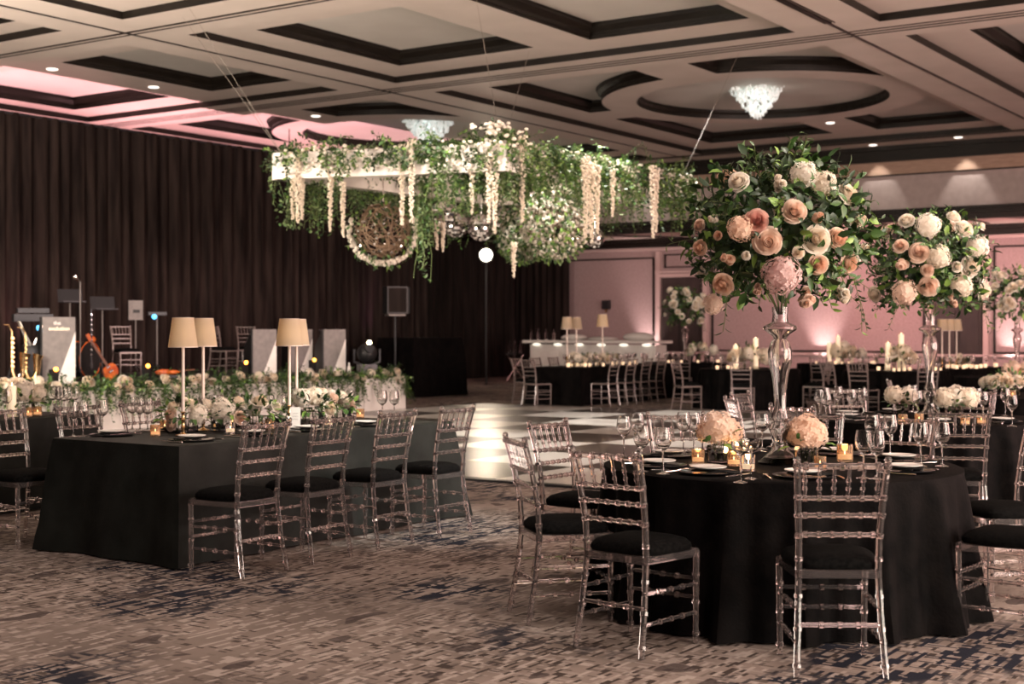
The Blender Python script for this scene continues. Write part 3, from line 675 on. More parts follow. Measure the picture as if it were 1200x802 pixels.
def ball_foliage(r, nspr, nleaf, simple=False, flatb=1.0, ls=.06, sq=.92):
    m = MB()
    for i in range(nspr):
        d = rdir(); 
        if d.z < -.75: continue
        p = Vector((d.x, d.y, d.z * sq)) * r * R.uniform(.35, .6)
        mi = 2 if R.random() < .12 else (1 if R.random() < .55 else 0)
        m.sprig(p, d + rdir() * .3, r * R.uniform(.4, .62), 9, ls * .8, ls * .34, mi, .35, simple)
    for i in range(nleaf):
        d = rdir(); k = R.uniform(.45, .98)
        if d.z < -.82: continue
        p = Vector((d.x, d.y, d.z * sq)) * r * k; mi = 0 if k < .8 and R.random() < .75 else R.choice((0, 0, 0, 1, 1, 1, 2))  # inner leaves mostly darkest green: shade inside the ball put into the colour
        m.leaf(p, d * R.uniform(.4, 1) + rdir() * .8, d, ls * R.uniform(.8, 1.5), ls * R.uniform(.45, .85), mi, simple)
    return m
def vase_mb():
    pr = [(.118, 0), (.118, .012), (.09, .035), (.050, .075), (.036, .127), (.045, .15), (.062, .19), (.046, .223), (.034, .228), (.048, .25), (.04, .28), (.032, .306), (.034, .39), (.045, .48), (.062, .55), (.066, .61), (.050, .66), (.033, .678), (.05, .70), (.092, .729), (.088, .745), (.045, .766), (.040, .80), (.044, .85)]
    inn = [(max(r - .007, .004), z) for r, z in pr if z > .03]; m = MB(); m.lathe([(0, 0)] + pr + inn[::-1] + [(0, .04)], 40); return m
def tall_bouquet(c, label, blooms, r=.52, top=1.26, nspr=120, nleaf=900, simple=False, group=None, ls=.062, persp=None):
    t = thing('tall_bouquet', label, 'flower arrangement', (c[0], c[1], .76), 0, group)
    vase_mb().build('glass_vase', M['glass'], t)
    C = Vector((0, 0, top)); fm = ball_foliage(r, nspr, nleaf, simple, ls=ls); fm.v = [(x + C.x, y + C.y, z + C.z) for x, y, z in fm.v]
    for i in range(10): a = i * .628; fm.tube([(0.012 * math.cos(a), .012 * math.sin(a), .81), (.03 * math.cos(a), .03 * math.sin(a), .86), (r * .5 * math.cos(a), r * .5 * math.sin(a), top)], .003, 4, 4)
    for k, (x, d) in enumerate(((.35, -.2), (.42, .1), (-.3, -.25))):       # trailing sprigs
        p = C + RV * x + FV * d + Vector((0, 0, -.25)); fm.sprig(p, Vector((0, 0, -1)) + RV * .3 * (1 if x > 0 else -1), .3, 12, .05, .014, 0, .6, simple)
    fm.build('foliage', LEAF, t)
    for kind, cl, dx, dz, rr_ in blooms:
        n2 = dx * dx + dz * dz; dep = math.sqrt(max(r * r * .9 - n2, .004)); v = RV * dx - FV * dep + Vector((0, 0, dz))
        if persp:
            cw = Vector((c[0], c[1], 0)); Dc = cw.dot(FV); X = (persp[0] + dx / persp[2] - 600) / FPX * (Dc - dep); Zz = CAMH + (HOR - persp[1] + dz / persp[2]) * (Dc - dep) / FPX
            v = RV * (X - cw.dot(RV)) - FV * dep + Vector((0, 0, Zz - .76 - top))
        put_bloom(t, kind, cl, C + v, v.normalized() - FV * .4 + Vector((0, 0, .15)), rr_)
    for i in range(14):
        a = R.uniform(.15, PI - .15); z = R.uniform(-.5, .8); q = math.sqrt(1 - z * z); v = (RV * math.cos(a) * q + FV * math.sin(a) * q + Vector((0, 0, z))) * r * .92
        put_bloom(t, R.choice(('rose', 'rose', 'hydrangea')), blooms[i % len(blooms)][1], C + v, v, R.uniform(.045, .065))
    return t
k1 = 7.3 / FPX
B1 = [('rose', 'ivory', 865, 212, 12), ('rose', 'blush', 932, 247, 13), ('rose', 'blush', 900, 283, 15), ('rose', 'cream', 958, 281, 15), ('rose', 'cream', 994, 227, 13), ('rose', 'peach', 982, 280, 12), ('rose', 'peach', 960, 311, 11), ('stock', 'peach', 852, 305, 10), ('hydrangea', 'ivory', 942, 205, 17), ('hydrangea', 'cream', 965, 216, 16), ('rose', 'pink', 887, 258, 13), ('hydrangea', 'peach', 868, 268, 16), ('hydrangea', 'mauve', 916, 322, 23), ('stock', 'ivory', 915, 214, 10), ('stock', 'peach', 959, 256, 9), ('stock', 'cream', 1006, 258, 10), ('stock', 'cream', 1011, 290, 9), ('rose', 'peach', 996, 309, 11), ('stock', 'ivory', 990, 345, 12), ('rose', 'peach', 846, 334, 12), ('hydrangea', 'blush', 836, 356, 13), ('stock', 'blush', 946, 352, 13), ('rose', 'peach', 820, 290, 9), ('stock', 'blush', 887, 340, 7), ('rose', 'cream', 936, 296, 7), ('rose', 'peach', 841, 276, 5), ('stock', 'ivory', 836, 258, 6), ('rose', 'blush', 819, 264, 7), ('rose', 'ivory', 874, 300, 5)]
tall_bouquet(T1, 'tall glass vase with a huge blush, pink and mauve bouquet on the front round table', [(k, c, (x - 913) * k1, (276 - y) * k1, s * k1) for k, c, x, y, s in B1], nspr=190, nleaf=1900, persp=(913, 276, k1))
k2 = 11.2 / FPX
B2 = [('hydrangea', 'ivory', 1088, 265, 15), ('rose', 'ivory', 1130, 268, 11), ('hydrangea', 'ivory', 1145, 290, 14), ('rose', 'ivory', 1138, 313, 12), ('hydrangea', 'cream', 1100, 301, 14), ('rose', 'blush', 1077, 296, 11), ('stock', 'blush', 1057, 310, 9), ('rose', 'blush', 1055, 288, 8), ('hydrangea', 'blush', 1060, 343, 15), ('rose', 'cream', 1024, 345, 9), ('rose', 'blush', 1088, 336, 11), ('hydrangea', 'cream', 1126, 335, 14), ('rose', 'ivory', 1153, 340, 12), ('stock', 'blush', 1117, 353, 7), ('rose', 'ivory', 1062, 258, 9), ('rose', 'ivory', 1118, 254, 8), ('rose', 'blush', 1087, 317, 7), ('rose', 'ivory', 1122, 313, 6), ('rose', 'ivory', 1150, 265, 6)]
tall_bouquet(T2, 'tall glass vase with an ivory and pale blush bouquet on the second round table', [(k, c, (x - 1089) * k2, (305 - y) * k2, s * k2) for k, c, x, y, s in B2], nspr=150, nleaf=1300, ls=.07, persp=(1089, 305, k2))
BF = [('rose', 'ivory', R.uniform(-.42, .42), R.uniform(-.35, .42), R.uniform(.05, .09)) for _ in range(22)]
tall_bouquet(T12, 'distant tall bouquet of ivory roses before the dark door by the bar', BF, r=.55, nspr=60, nleaf=420, simple=True, ls=.09)
BF = [('rose', 'ivory', R.uniform(-.42, .42), R.uniform(-.35, .42), R.uniform(.05, .09)) for _ in range(16)]
tall_bouquet(T11, 'distant tall bouquet of ivory roses at the frame edge', BF, r=.5, nspr=60, nleaf=420, simple=True, ls=.09)

def low_flowers(c, label, blooms, vase='cube', w=.16, nleaf=90, group=None, z=.76, simple=False):
    t = thing('low_flower_arrangement', label, 'flower arrangement', (c[0], c[1], z), 0, group); m = MB()
    a = w * .38
    if vase == 'cube':
        m.box((0, 0, .05), (a * 2, a * 2, .10)); m.box((0, 0, .054), (a * 2 - .01, a * 2 - .01, .093))
        m.build('glass_vase', M['glass'], t, False)
    elif vase == 'round': m.lathe([(0, 0), (a, 0), (a * 1.1, .05), (a * .8, .11), (a * .75, .11), (a * 1.02, .05), (a * .9, .008), (0, .008)], 24); m.build('glass_vase', M['glass'], t)
    f = MB()
    for i in range(nleaf):
        d = rdir(); d.z = abs(d.z) * .8 - .1; d.normalize(); f.leaf(Vector((d.x * w * .8, d.y * w * .8, .10 + d.z * w * .55)), d + rdir() * .5 - Vector((0, 0, .2)), Vector((0, 0, 1)) + d, R.uniform(.05, .085), R.uniform(.025, .042), R.choice((0, 0, 1, 1, 2)), simple)
    for i in range(6): f.tube([(.01 * math.cos(i), .01 * math.sin(i), .015), (.03 * math.cos(i), .03 * math.sin(i), .13)], .003, 4, 4)
    f.build('foliage', LEAF, t)
    for kind, cl, x, y, zz, r in blooms:
        v = Vector((x, y, zz - .08)); put_bloom(t, kind, cl, RV * x + FV * y + Vector((0, 0, zz)), (RV * x + FV * (y - .05) + Vector((0, 0, max(zz - .08, .03)))), r)
    return t
# ---------------------------------------------------------------- things on the front table
TZ = .762
def setting(c, p, tname, rr=.70, full=True, idx=''):
    d = (Vector(p) - Vector(c)); d.z = 0; d.normalize(); rz = math.atan2(d.y, d.x) + PI / 2; sd = Vector((-d.y, d.x, 0))
    q = Vector(c) + d * rr; q.z = TZ
    single(DP, 'charger_plate', 'black charger plate laid at a place setting on the ' + tname, 'plate', q, rz, 'charger plates on the ' + tname)
    single(NP, 'napkin', 'folded black napkin lying over the charger on the ' + tname, 'napkin', q + Vector((0, 0, .013)) + sd * .05, rz + .1, 'black napkins on the ' + tname, (1, 1, .4))
    b = q - sd * .2 - d * .08; b = q + Vector((0, 0, .025)); single(PL, 'bread_plate', 'small white plate set over a black napkin on the ' + tname, 'plate', b, rz, 'white bread plates on the ' + tname)
    single(KN, 'knife', 'silver knife at a place setting on the ' + tname, 'knife', q + sd * .175, rz, 'silver cutlery on the ' + tname)
    single(FK, 'fork', 'silver fork at a place setting on the ' + tname, 'fork', q - sd * .175 + d * .03, rz, 'silver forks on the ' + tname)
def glass_at(px, py, me, tname, h=TZ, sc=1.0, nm='wine_glass', kind='stemmed wine glass'):
    single(me, nm, 'clear %s standing on the %s' % (kind, tname), 'glass', P(px, py, h), R.uniform(0, 6), 'clear %ses on the %s' % (kind, tname), sc)
FT = 'front round table'
for x, d in ((.60, 6.60), (1.41, 6.2), (.33, 7.27), (.43, 8.33), (1.14, 9.02), (2.36, 8.72), (2.76, 7.85), (2.40, 6.83)): setting(T1, W(x, d), FT)
for px, py in ((731, 536), (752, 553), (777, 556), (801, 530), (813, 530), (747, 531), (1012, 561), (1027, 562), (1043, 534), (1022, 534), (1079, 547), (1104, 547)): glass_at(px, py, WG, FT)
for px, py in ((868, 566), (880, 562)): glass_at(px, py, CP, FT, nm='coupe_glass', kind='champagne coupe')
for px, py in ((893, 527), (905, 524)): glass_at(px, py, GG, FT, nm='goblet', kind='water goblet')
for px, py, cl, sc, lab in ((818, 543, 0, 1.0, 'amber glass votive candle nearest the five wine glasses on front table'), (860, 546, 0, 1.0, 'amber votive candle beside the left hydrangea vase on front table'.replace('left', 'smaller')),
                            (877, 552, 1, 1.05, 'faceted clear glass candle holder behind the champagne coupes'), (990, 541, 0, 1.25, 'largest amber candle glass beside the peach hydrangea on front table'), (961, 550, 0, .9, 'small amber votive beneath the domed peach hydrangea')):
    votive(P(px, py, TZ), lab, cl, sc)
for px, py in ((826, 546), (1012, 548)): single(LC, 'lace_coaster', 'silver lacework coaster lying on the front round table', 'coaster', P(px, py, TZ), 0, 'lace coasters on the front table')
T1p = lambda px, py: P(px, py, .76)
low_flowers(T1p(843, 543), 'blush hydrangea in a square glass vase beside the votives on front table', [('hydrangea', 'blush', -.01, 0, .19, .10), ('hydrangea', 'peach', .06, .03, .165, .075), ('hydrangea', 'peach', -.06, .03, .165, .065)], w=.13, nleaf=14)
low_flowers(T1p(945, 545), 'domed peach hydrangea in a glass vase beside the tall vase base on front table', [('hydrangea', 'peach', 0, 0, .17, .105), ('hydrangea', 'blush', .055, .05, .155, .075), ('hydrangea', 'peach', -.05, .05, .165, .07)], w=.13, nleaf=14)
# second round table
ST = 'ivory bouquet table'
for x, d in ((3.10, 9.78), (2.25, 10.45), (2.05, 11.45), (2.25, 12.3), (3.2, 13.0), (4.3, 10.3)): setting(T2, W(x, d), ST)
for px, py in ((967, 487), (982, 485), (998, 490), (1011, 488), (1063, 484), (1070, 482), (1075, 492), (1137, 486), (1145, 488), (1152, 494), (1186, 500), (1178, 488), (960, 490), (968, 494)): glass_at(px, py, WG, ST)
for px, py, lab in ((1058, 497, 'amber votive at the foot of the pale hydrangea on ivory bouquet table'), (1077, 496, 'amber votive directly before the vase of ivory bouquet table'), (1131, 498, 'amber votive second from the frame edge on ivory bouquet table'), (1150, 497, 'amber votive nearest the frame edge on ivory bouquet table')):
    votive(P(px, py, TZ), lab)
low_flowers(T1p(1055, 487), 'pale ivory hydrangea in a glass vase on the vase side of ivory bouquet table', [('hydrangea', 'cream', -.05, 0, .17, .085), ('hydrangea', 'ivory', .07, .02, .165, .085)], w=.14, nleaf=24)
low_flowers(T1p(1118, 490), 'wide cream hydrangea arrangement in glass on the ivory bouquet table', [('hydrangea', 'cream', -.08, 0, .165, .09), ('hydrangea', 'ivory', .02, .03, .18, .095), ('hydrangea', 'cream', .12, 0, .165, .09)], w=.16, nleaf=24)

# ---------------------------------------------------------------- lamp table
LT = 'near lamp table'
def lamp(p, label, h=.80, sc=1.0, group=None):
    t = thing('table_lamp', label, 'lamp', p, 0, group); m = MB(); m.lathe([(0, 0), (.052, 0), (.055, .006), (.03, .012), (.012, .02), (.012, .05), (.017, .06), (.011, .07), (.011, .10), (.018, .11), (.010, .12), (.010, .15), (.016, .16), (.010, .17)], 20); m.build('base', M['brass'], t)
    m = MB(); m.tube([(0, 0, .16), (0, 0, h - .16)], [.0125, .0105], 12); m.build('pole', M['lamppole'], t)
    m = MB(); n = 40; m.lathe([(.10, h - .205), (.0725, h), (.0705, h), (.098, h - .205), (.10, h - .205)], n); sh = m.build('lamp_shade', M['shade'], t); m = MB(); m.lathe([(.1005, h - .205), (.1005, h - .199), (.098, h - .199), (.098, h - .205)], n, closed=True); m.lathe([(.073, h), (.073, h - .006), (.071, h - .006), (.071, h)], n, closed=True); m.build('edging', M['lamppole'], sh)
    m = MB(); m.ball((0, 0, h - .09), .018, 10); m.build('bulb', M['wax'], t); t.scale = (sc,) * 3; return t
def onT(px, v): r = (px - 600) / FPX; u = v * (.828 + .5606 * r) / (.5606 - .828 * r); return Vector((u, v, TZ))
L = [(onT(214.5, 7.24), 'tall table lamp nearest the camera, brass foot among the roses on long table'), (onT(238, 7.48), 'tall table lamp just behind the nearest one, shades overlapping'),
     (onT(339, 7.2), 'tall table lamp further along the table, nearer of the second pair'), (onT(347.5, 7.44), 'tall table lamp farthest along, behind the other lamp of second pair')]
for p, lab in L: lamp(p, lab, .81); 
def tilt(o, a): o.rotation_euler = (a, 0, 0)
cc = ('rose', 'hydrangea', 'rose')
def mix_blooms(n, w, cols, rs=(.042, .062), seed=0, hy=.3):
    rr = random.Random(seed); out = []
    for i in range(n):
        a = rr.uniform(0, 2 * PI); q = math.sqrt(rr.random()) * w; z = .12 + (1 - (q / w) ** 2) * .09
        k = 'hydrangea' if rr.random() < hy else 'rose'; out.append((k, rr.choice(cols), q * math.cos(a), q * math.sin(a) * .7, z, rr.uniform(*rs) * (1.35 if k == 'hydrangea' else 1)))
    return out
iv = ('ivory', 'ivory', 'cream', 'blush')
low_flowers(onT(214, 7.48), 'white and blush rose arrangement around the brass foot of the nearest lamp', [('rose', 'blush', -.07, -.06, .02 + .04, .045), ('rose', 'blush', -.07, -.07, .13, .048), ('rose', 'cream', -.06, -.04, .19, .045), ('rose', 'ivory', .06, 0, .2, .05), ('hydrangea', 'ivory', .12, -.06, .13, .075), ('rose', 'ivory', .0, .05, .22, .045), ('rose', 'cream', -.02, .08, .2, .05), ('rose', 'ivory', .16, .06, .2, .045)], w=.2, nleaf=110)
low_flowers(onT(262, 7.36), 'round white hydrangea arrangement between the two lamp pairs', [('hydrangea', 'ivory', 0, -.04, .15, .095), ('rose', 'ivory', -.12, 0, .18, .05), ('rose', 'cream', .1, .05, .21, .05), ('rose', 'blush', .13, -.05, .1, .05)], w=.17, nleaf=80)
low_flowers(onT(300, 7.3), 'garden rose arrangement with leafy edges in the middle of the long lamp table', mix_blooms(8, .2, iv, seed=4, hy=.15), w=.2, nleaf=120)
low_flowers(onT(362, 7.35), 'large white hydrangea and rose arrangement beside the second lamp pair', [('hydrangea', 'ivory', -.05, -.03, .2, .085), ('hydrangea', 'cream', .04, .02, .21, .08), ('rose', 'cream', .17, -.04, .12, .06), ('rose', 'ivory', .1, .08, .24, .05), ('rose', 'blush', .18, .08, .2, .05), ('rose', 'ivory', -.16, .05, .15, .05)], w=.22, nleaf=140)
low_flowers(onT(398, 7.4), 'loose blush rose arrangement at the far end of the lamp table', mix_blooms(7, .18, iv, seed=9, hy=.1), w=.18, nleaf=90)
for px, py in ((86, 512), (97, 512), (120, 508), (155, 504), (164, 505), (173, 505), (238, 505), (262, 505), (316, 500), (330, 500), (336, 497), (393, 492), (410, 492), (448, 492), (462, 492), (250, 500)): glass_at(px, py, WG, LT)
for px, py, lab in ((182, 511, 'amber votive in dark glass at the near end of the lamp table'), (193, 505, 'small amber votive behind the dark one near the end of lamp table'), (270, 508, 'bright clear votive before the round hydrangea on lamp table'), (316, 503, 'amber votive before the garden roses on lamp table'), (385, 499, 'bright votive behind the second chair back on lamp table'), (422, 490, 'amber votive nearest the pair of empty wine glasses on lamp table')):
    votive(P(px, py, TZ), lab, 'clear' in lab or 'bright' in lab)
def tset(u, v, fy, tname):
    q = Vector((u, v, TZ)); rz = 0 if fy > 0 else PI
    single(DP, 'charger_plate', 'black charger plate laid at a place setting on the ' + tname, 'plate', q, rz, 'charger plates on the ' + tname)
    single(NP, 'napkin', 'folded black napkin lying over the charger on the ' + tname, 'napkin', q + Vector((0, 0, .013)), rz + .15, 'black napkins on the ' + tname, (1, 1, .4))
    single(PL, 'bread_plate', 'small white plate set over a black napkin on the ' + tname, 'plate', q + Vector((0, 0, .025)), rz, 'white bread plates on the ' + tname)
    single(KN, 'knife', 'silver knife at a place setting on the ' + tname, 'knife', q + Vector((.175 * fy, 0, 0)), rz, 'silver knives on the ' + tname)
    single(FK, 'fork', 'silver fork at a place setting on the ' + tname, 'fork', q + Vector((-.175 * fy, 0, 0)), rz, 'silver forks on the ' + tname)
for u in (6.4, 6.95, 7.5, 8.14): tset(u, 6.86, 1, LT)
for u in (6.4, 6.95, 7.5, 8.1): tset(u, 7.65, -1, LT)
mc = thing('menu_card', 'white menu card standing in a holder on the lamp table behind first chair', 'card', P(346, 503, TZ), TH - PI / 2 + .1); m = MB(); m.box((0, 0, .085), (.075, .0025, .15), rx=-.12); cd = m.build('card', M['porcelain'], mc, False); m = MB()
for k_ in range(3): m.tube([(-.02 + i_ * .005, -.006 - (.115 - k_ * .022 - .085) * .12, .115 - k_ * .022 + .004 * math.sin(i_ * 2.1 + k_)) for i_ in range(9)], .0008, 4)
m.build('script', M['gunmetal'], cd)
m = MB(); m.box((0, 0, .006), (.05, .03, .012)); m.build('holder', M['silver'], mc, False)
# table at the frame edge
ET = 'table at the frame edge'
def pillar(p, label, h=.2, r=.035, group=None):
    t = thing('block_candle', label, 'candle', p, 0, group); m = MB(); m.lathe([(0, 0), (r, 0), (r, h - .004), (r * .9, h), (r * .5, h - .008), (0, h - .01)], 18); wx = m.build('wax', M['wax'], t)
    m = MB(); m.lathe([(0, h - .01), (.006, h), (.006, h + .012), (0, h + .03)], 8); m.build('flame', M['flame'], wx)
    m = MB(); m.lathe([(r * 1.5, 0), (r * 1.55, .05), (r * 1.5, .05), (r * 1.45, .004), (0, .004)], 18); m.build('glass_dish', M['glass'], t); return t
def on(px, v): return onT(px, v)
low_flowers(on(28, 10.1), 'white hydrangea cluster at the frame edge beside the tall pale candle', [('hydrangea', 'ivory', 0, 0, .2, .1), ('hydrangea', 'cream', .1, .04, .18, .085), ('hydrangea', 'ivory', -.1, .04, .18, .085)], w=.18, nleaf=60)
pillar(on(14, 10.05), 'tall pale pillar candle at the frame edge beside white hydrangea', .26)
for px, v, lab in ((33, 9.95, 'amber votive nearest the hydrangea at frame edge'), (44, 10.0, 'amber votive second from the hydrangea at frame edge')): votive(on(px, v), lab)
for px, v in ((62, 10.1), (70, 10.0), (80, 9.95), (88, 9.9), (66, 10.2), (8, 9.9), (75, 9.85)): single(WG, 'wine_glass', 'clear wine glass standing on the table at the frame edge', 'glass', on(px, v), 0, 'wine glasses on the frame-edge table')

# ---------------------------------------------------------------- far table dressing
def far_dress(c, tname, cand=(), n=16, ngl=10, seed=0, mound=None):
    rr = random.Random(seed)
    for i in range(ngl):
        a = rr.uniform(0, 2 * PI); q = rr.uniform(.45, .85); single(WGF, 'wine_glass', 'small clear wine glass on the ' + tname, 'glass', Vector((c[0] + q * math.cos(a), c[1] + q * math.sin(a), TZ)), 0, 'wine glasses on the ' + tname)
    for i in range(n):
        a = TH + PI + rr.uniform(-1.5, 1.5); q = rr.uniform(.3, .85); single(GLOW, 'tea_light', 'glowing tea light on the ' + tname, 'candle', Vector((c[0] + q * math.cos(a), c[1] + q * math.sin(a), TZ)), 0, 'tea lights on the ' + tname, rr.uniform(.6, .95))
    if mound: low_flowers(c + RV * mound[0] - FV * .15, mound[1], mix_blooms(mound[2], .26, ('ivory', 'cream'), (.05, .075), seed, .4), w=.26, nleaf=60, simple=True).scale = (1.5, 1.5, 1.75)
    for dx, h, lab in cand: pillar(Vector((c[0], c[1], TZ)) + RV * dx - FV * .2, lab, h, .05)
far_dress(T6, 'far candle table by the glass vase', ((-.29, .45, 'shorter pillar candle of the pair beside the tall glass vase'), (.09, .58, 'taller pillar candle of the pair beside the tall glass vase')), 8, 12, 1, (-.08, 'white flower mound at the candles beside tall glass vase', 12))
far_dress(T7, 'far table at the pink-lit column', ((-.3, .45, 'shorter pillar candle at the pink-lit column'), (-.10, .60, 'taller pillar candle at the pink-lit column')), 9, 9, 2, (.05, 'white flower mound at the pink-lit column candles', 12))
far_dress(T8, 'far table beside the white-lamp table', ((-.2, .50, 'shorter pillar candle on the table beside the white lamps'), (.04, .66, 'taller pillar candle on the table beside the white lamps')), 9, 10, 3, (-.05, 'white flower mound on the table beside the white lamps', 12))
far_dress(T12, 'far table under the distant bouquet', (), 8, 10, 4, (.35, 'low pale flowers under the distant bouquet by the bar', 6))
c9 = T9c
low_flowers(c9 + RV * -.1, 'white flower mound at the foot of the three white lamps', mix_blooms(9, .24, ('ivory', 'cream'), (.05, .07), 8, .4), w=.24, nleaf=60, simple=True)
rr = random.Random(9)
for i in range(12): single(WGF, 'wine_glass', 'small clear wine glass on the white-lamp table', 'glass', Vector((c9.x + rr.uniform(-1.1, 1.1), c9.y + rr.uniform(-.42, .42), TZ)), 0, 'wine glasses on the white-lamp table')
for i in range(14): single(GLOW, 'tea_light', 'glowing tea light on the white-lamp table', 'candle', Vector((c9.x + rr.uniform(-1.1, 1.1), c9.y + rr.uniform(-.42, .2), TZ)), 0, 'tea lights on the white-lamp table')
for px, lab in ((1104, 'white lamp, first of three overlapping shades on far table'), (1112.5, 'amber-lit lamp in the middle of the three on far table'), (1121, 'white lamp, last of three overlapping shades on far table')):
    d9 = 27.3; p = W((px - 600) / FPX * d9, d9, TZ); lamp(p, lab, .86, 1.1)
low_flowers(Vector((T10.x, T10.y, 0)) - RV * .35 - FV * .1, 'mound of white roses on black table at the frame edge, candle below', mix_blooms(16, .32, ('ivory', 'cream'), (.055, .075), 12, .2), w=.3, nleaf=110)
votive(Vector((T10.x, T10.y, TZ)) - RV * .43 - FV * .5, 'amber votive below the white rose mound at frame edge')
for dx, dd in ((-.05, -.75), (-.15, -.8), (-.1, -.6)): single(WG, 'wine_glass', 'clear wine glass below the white rose mound at frame edge', 'glass', Vector((T10.x, T10.y, TZ)) + RV * dx + FV * dd, 0, 'wine glasses by the white rose mound')
low_flowers(Vector((T11.x, T11.y, 0)) - FV * .5 - RV * .1, 'peach flower mound below the distant bouquet at the frame edge', mix_blooms(9, .3, ('peach', 'blush'), (.055, .08), 13, .5), w=.28, nleaf=50, simple=True)
# three-lamp table by the bar
BTN = 'three-lamp table'
for i, (px, v, hh) in enumerate(((664.5, 14.9, .9), (675.5, 14.95, .9), (706, 14.8, .9))):
    r = (px - 600) / FPX; u = v * (.828 + .5606 * r) / (.5606 - .828 * r); lamp(Vector((u, v, TZ)), ('small lit lamp nearest the stage end on the three-lamp table', 'small lit lamp in the middle of the three-lamp table', 'small lit lamp standing apart towards the bar end of three-lamp table')[i], .82, 1.22 if i < 2 else 1.3)
for i, (px, v) in enumerate(((676, 14.75), (690, 14.8), (702, 14.8), (715, 14.85))):
    p = onT(px, v); low_flowers(p, 'white flower mound, %s on the three-lamp table' % ('nearest the stage', 'second from stage', 'third from stage', 'farthest from stage')[i], mix_blooms(7, .25, ('ivory', 'cream'), (.05, .075), 20 + i, .4), w=.26, nleaf=50, simple=True)
rr = random.Random(4)
for i in range(22): single(WGF, 'wine_glass', 'small clear wine glass on the three-lamp table', 'glass', Vector((rr.uniform(23.6, 27.5), rr.uniform(14.4, 15.3), TZ)), 0, 'wine glasses on the three-lamp table')
for i, px in enumerate((666, 672, 679, 686, 691, 697, 707, 717, 722, 730, 738, 745)): single(GLOW, 'tea_light', 'glowing tea light along the three-lamp table', 'candle', onT(px, R.uniform(14.45, 15.0)), 0, 'tea lights on the three-lamp table', R.uniform(.8, 1.2))

# ---------------------------------------------------------------- bar
bt = thing('bar_counter', 'long white bar with a row of small lights under its top, by the far wall', 'bar', (33.3, 19.72, 0)); m = MB(); m.box((0, 0, .55), (.6, 4.0, 1.1)); 
for y in (-1.5, -.5, .5, 1.5): m.box((-.31, y, .5), (.03, .85, .8))
bb = m.build('body', M['white'], bt, False); m = MB(); m.box((-.05, 0, 1.18), (.85, 4.3, .07)); m.build('counter_top', M['white'], bt, False)
for i in range(6): m = MB(); m.ball((-.36, -1.75 + i * .7, 1.1), .045, 10, sc=(.6, 3.2, .8)); m.build('bar_light', M['barglow'], bb)
for x, d, w, h, lab in ((1.0, 37.9, .75, .16, 'white folded linen bundle at the stage end of the bar'), (1.9, 37.6, .9, .1, 'low white linen stack in the middle of the bar'), (3.0, 37.2, .9, .2, 'pinkish linen bundle towards the door end of the bar')):
    m = MB(); m.ball((0, 0, .5), .5, 16, sc=(.8, w, h * 1.3)); m.v = [(a, b_, max(c_ - .5, -h * .5) + h * .5) for a, b_, c_ in m.v]
    q = W(x, d); o = m.build('linen_bundle', M['porcelain']); o.location = (33.25, q.y, 1.215); tag(o, lab, 'linens')
m = MB(); t = thing('tray_stand', 'folding tray stand with crossed legs beside the dark curtain', 'tray stand', P(604, 446, 0), TH - PI / 2)
for s in (-1, 1):
    for y in (-.2, .2): m = MB(); m.tube([(s * .25, y, 0), (-s * .25, y, .78)], .014, 6); m.build('leg', M['silver'], t)
m = MB(); m.box((0, 0, .80), (.62, .5, .025)); m.build('tray', M['charger'], t, False)
tp = P(604, 446, 0)
for i in range(3):
    m = MB(); m.lathe([(0, 0), (.045, 0), (.045, .22), (.016, .30), (.016, .37), (0, .37)], 12); o = m.build('bottle', M['glass']); o.location = tp + RV * (i - 1) * .16 + Vector((0, 0, .815)); tag(o, 'clear bottle standing on the folding tray stand', 'bottle', 'bottles on the tray stand')
for i, (px, h) in enumerate(((623, .3), (631, .34), (640, .32), (649, .3))):
    m = MB(); m.lathe([(0, 0), (.045, 0), (.045, h * .6), (.015, h * .8), (.015, h), (0, h)], 12); o = m.build('bottle', M['glass']); r = (px - 600) / FPX; u, v = 33.15, 0; v = u * (.5606 - .828 * r) / (.828 + .5606 * r); o.location = (u, v, 1.215); tag(o, 'clear bottle on the stage end of the white bar', 'bottle', 'bottles on the bar')
# wall sconce
s = thing('wall_sconce', 'dark square wall sconce on the mauve panel above the bar', 'wall light', (37.9, 22.1, 2.2)); m = MB(); m.box((0, 0, .1), (.12, .26, .28)); m.box((-.02, 0, .1), (.14, .2, .2)); m.build('shade', M['gunmetal'], s, False)
m = MB(); m.lathe([(0, -.15), (.04, -.12), (.02, -.08), (.06, -.05), (.03, 0)], 10); m.build('finial', M['brass'], s)
for v in (20.45, 15.0, 9.75):
    t = thing('wall_uplight', 'small black uplight on the floor %s' % {20.45: 'beside the door pilaster behind the bar', 15.0: 'before the far wall in the pink-lit column', 9.75: 'before the far wall at the frame edge'}[v], 'uplight', (37.5, v, 0)); m = MB(); m.box((0, 0, .1), (.2, .2, .16)); m.tube([(0, 0, .16), (.01, 0, .24)], .08, 12); m.build('housing', M['black'], t); m = MB(); m.tube([(.01, 0, .24), (.01, 0, .25)], .065, 12); m.build('lens', M['barglow'], t)

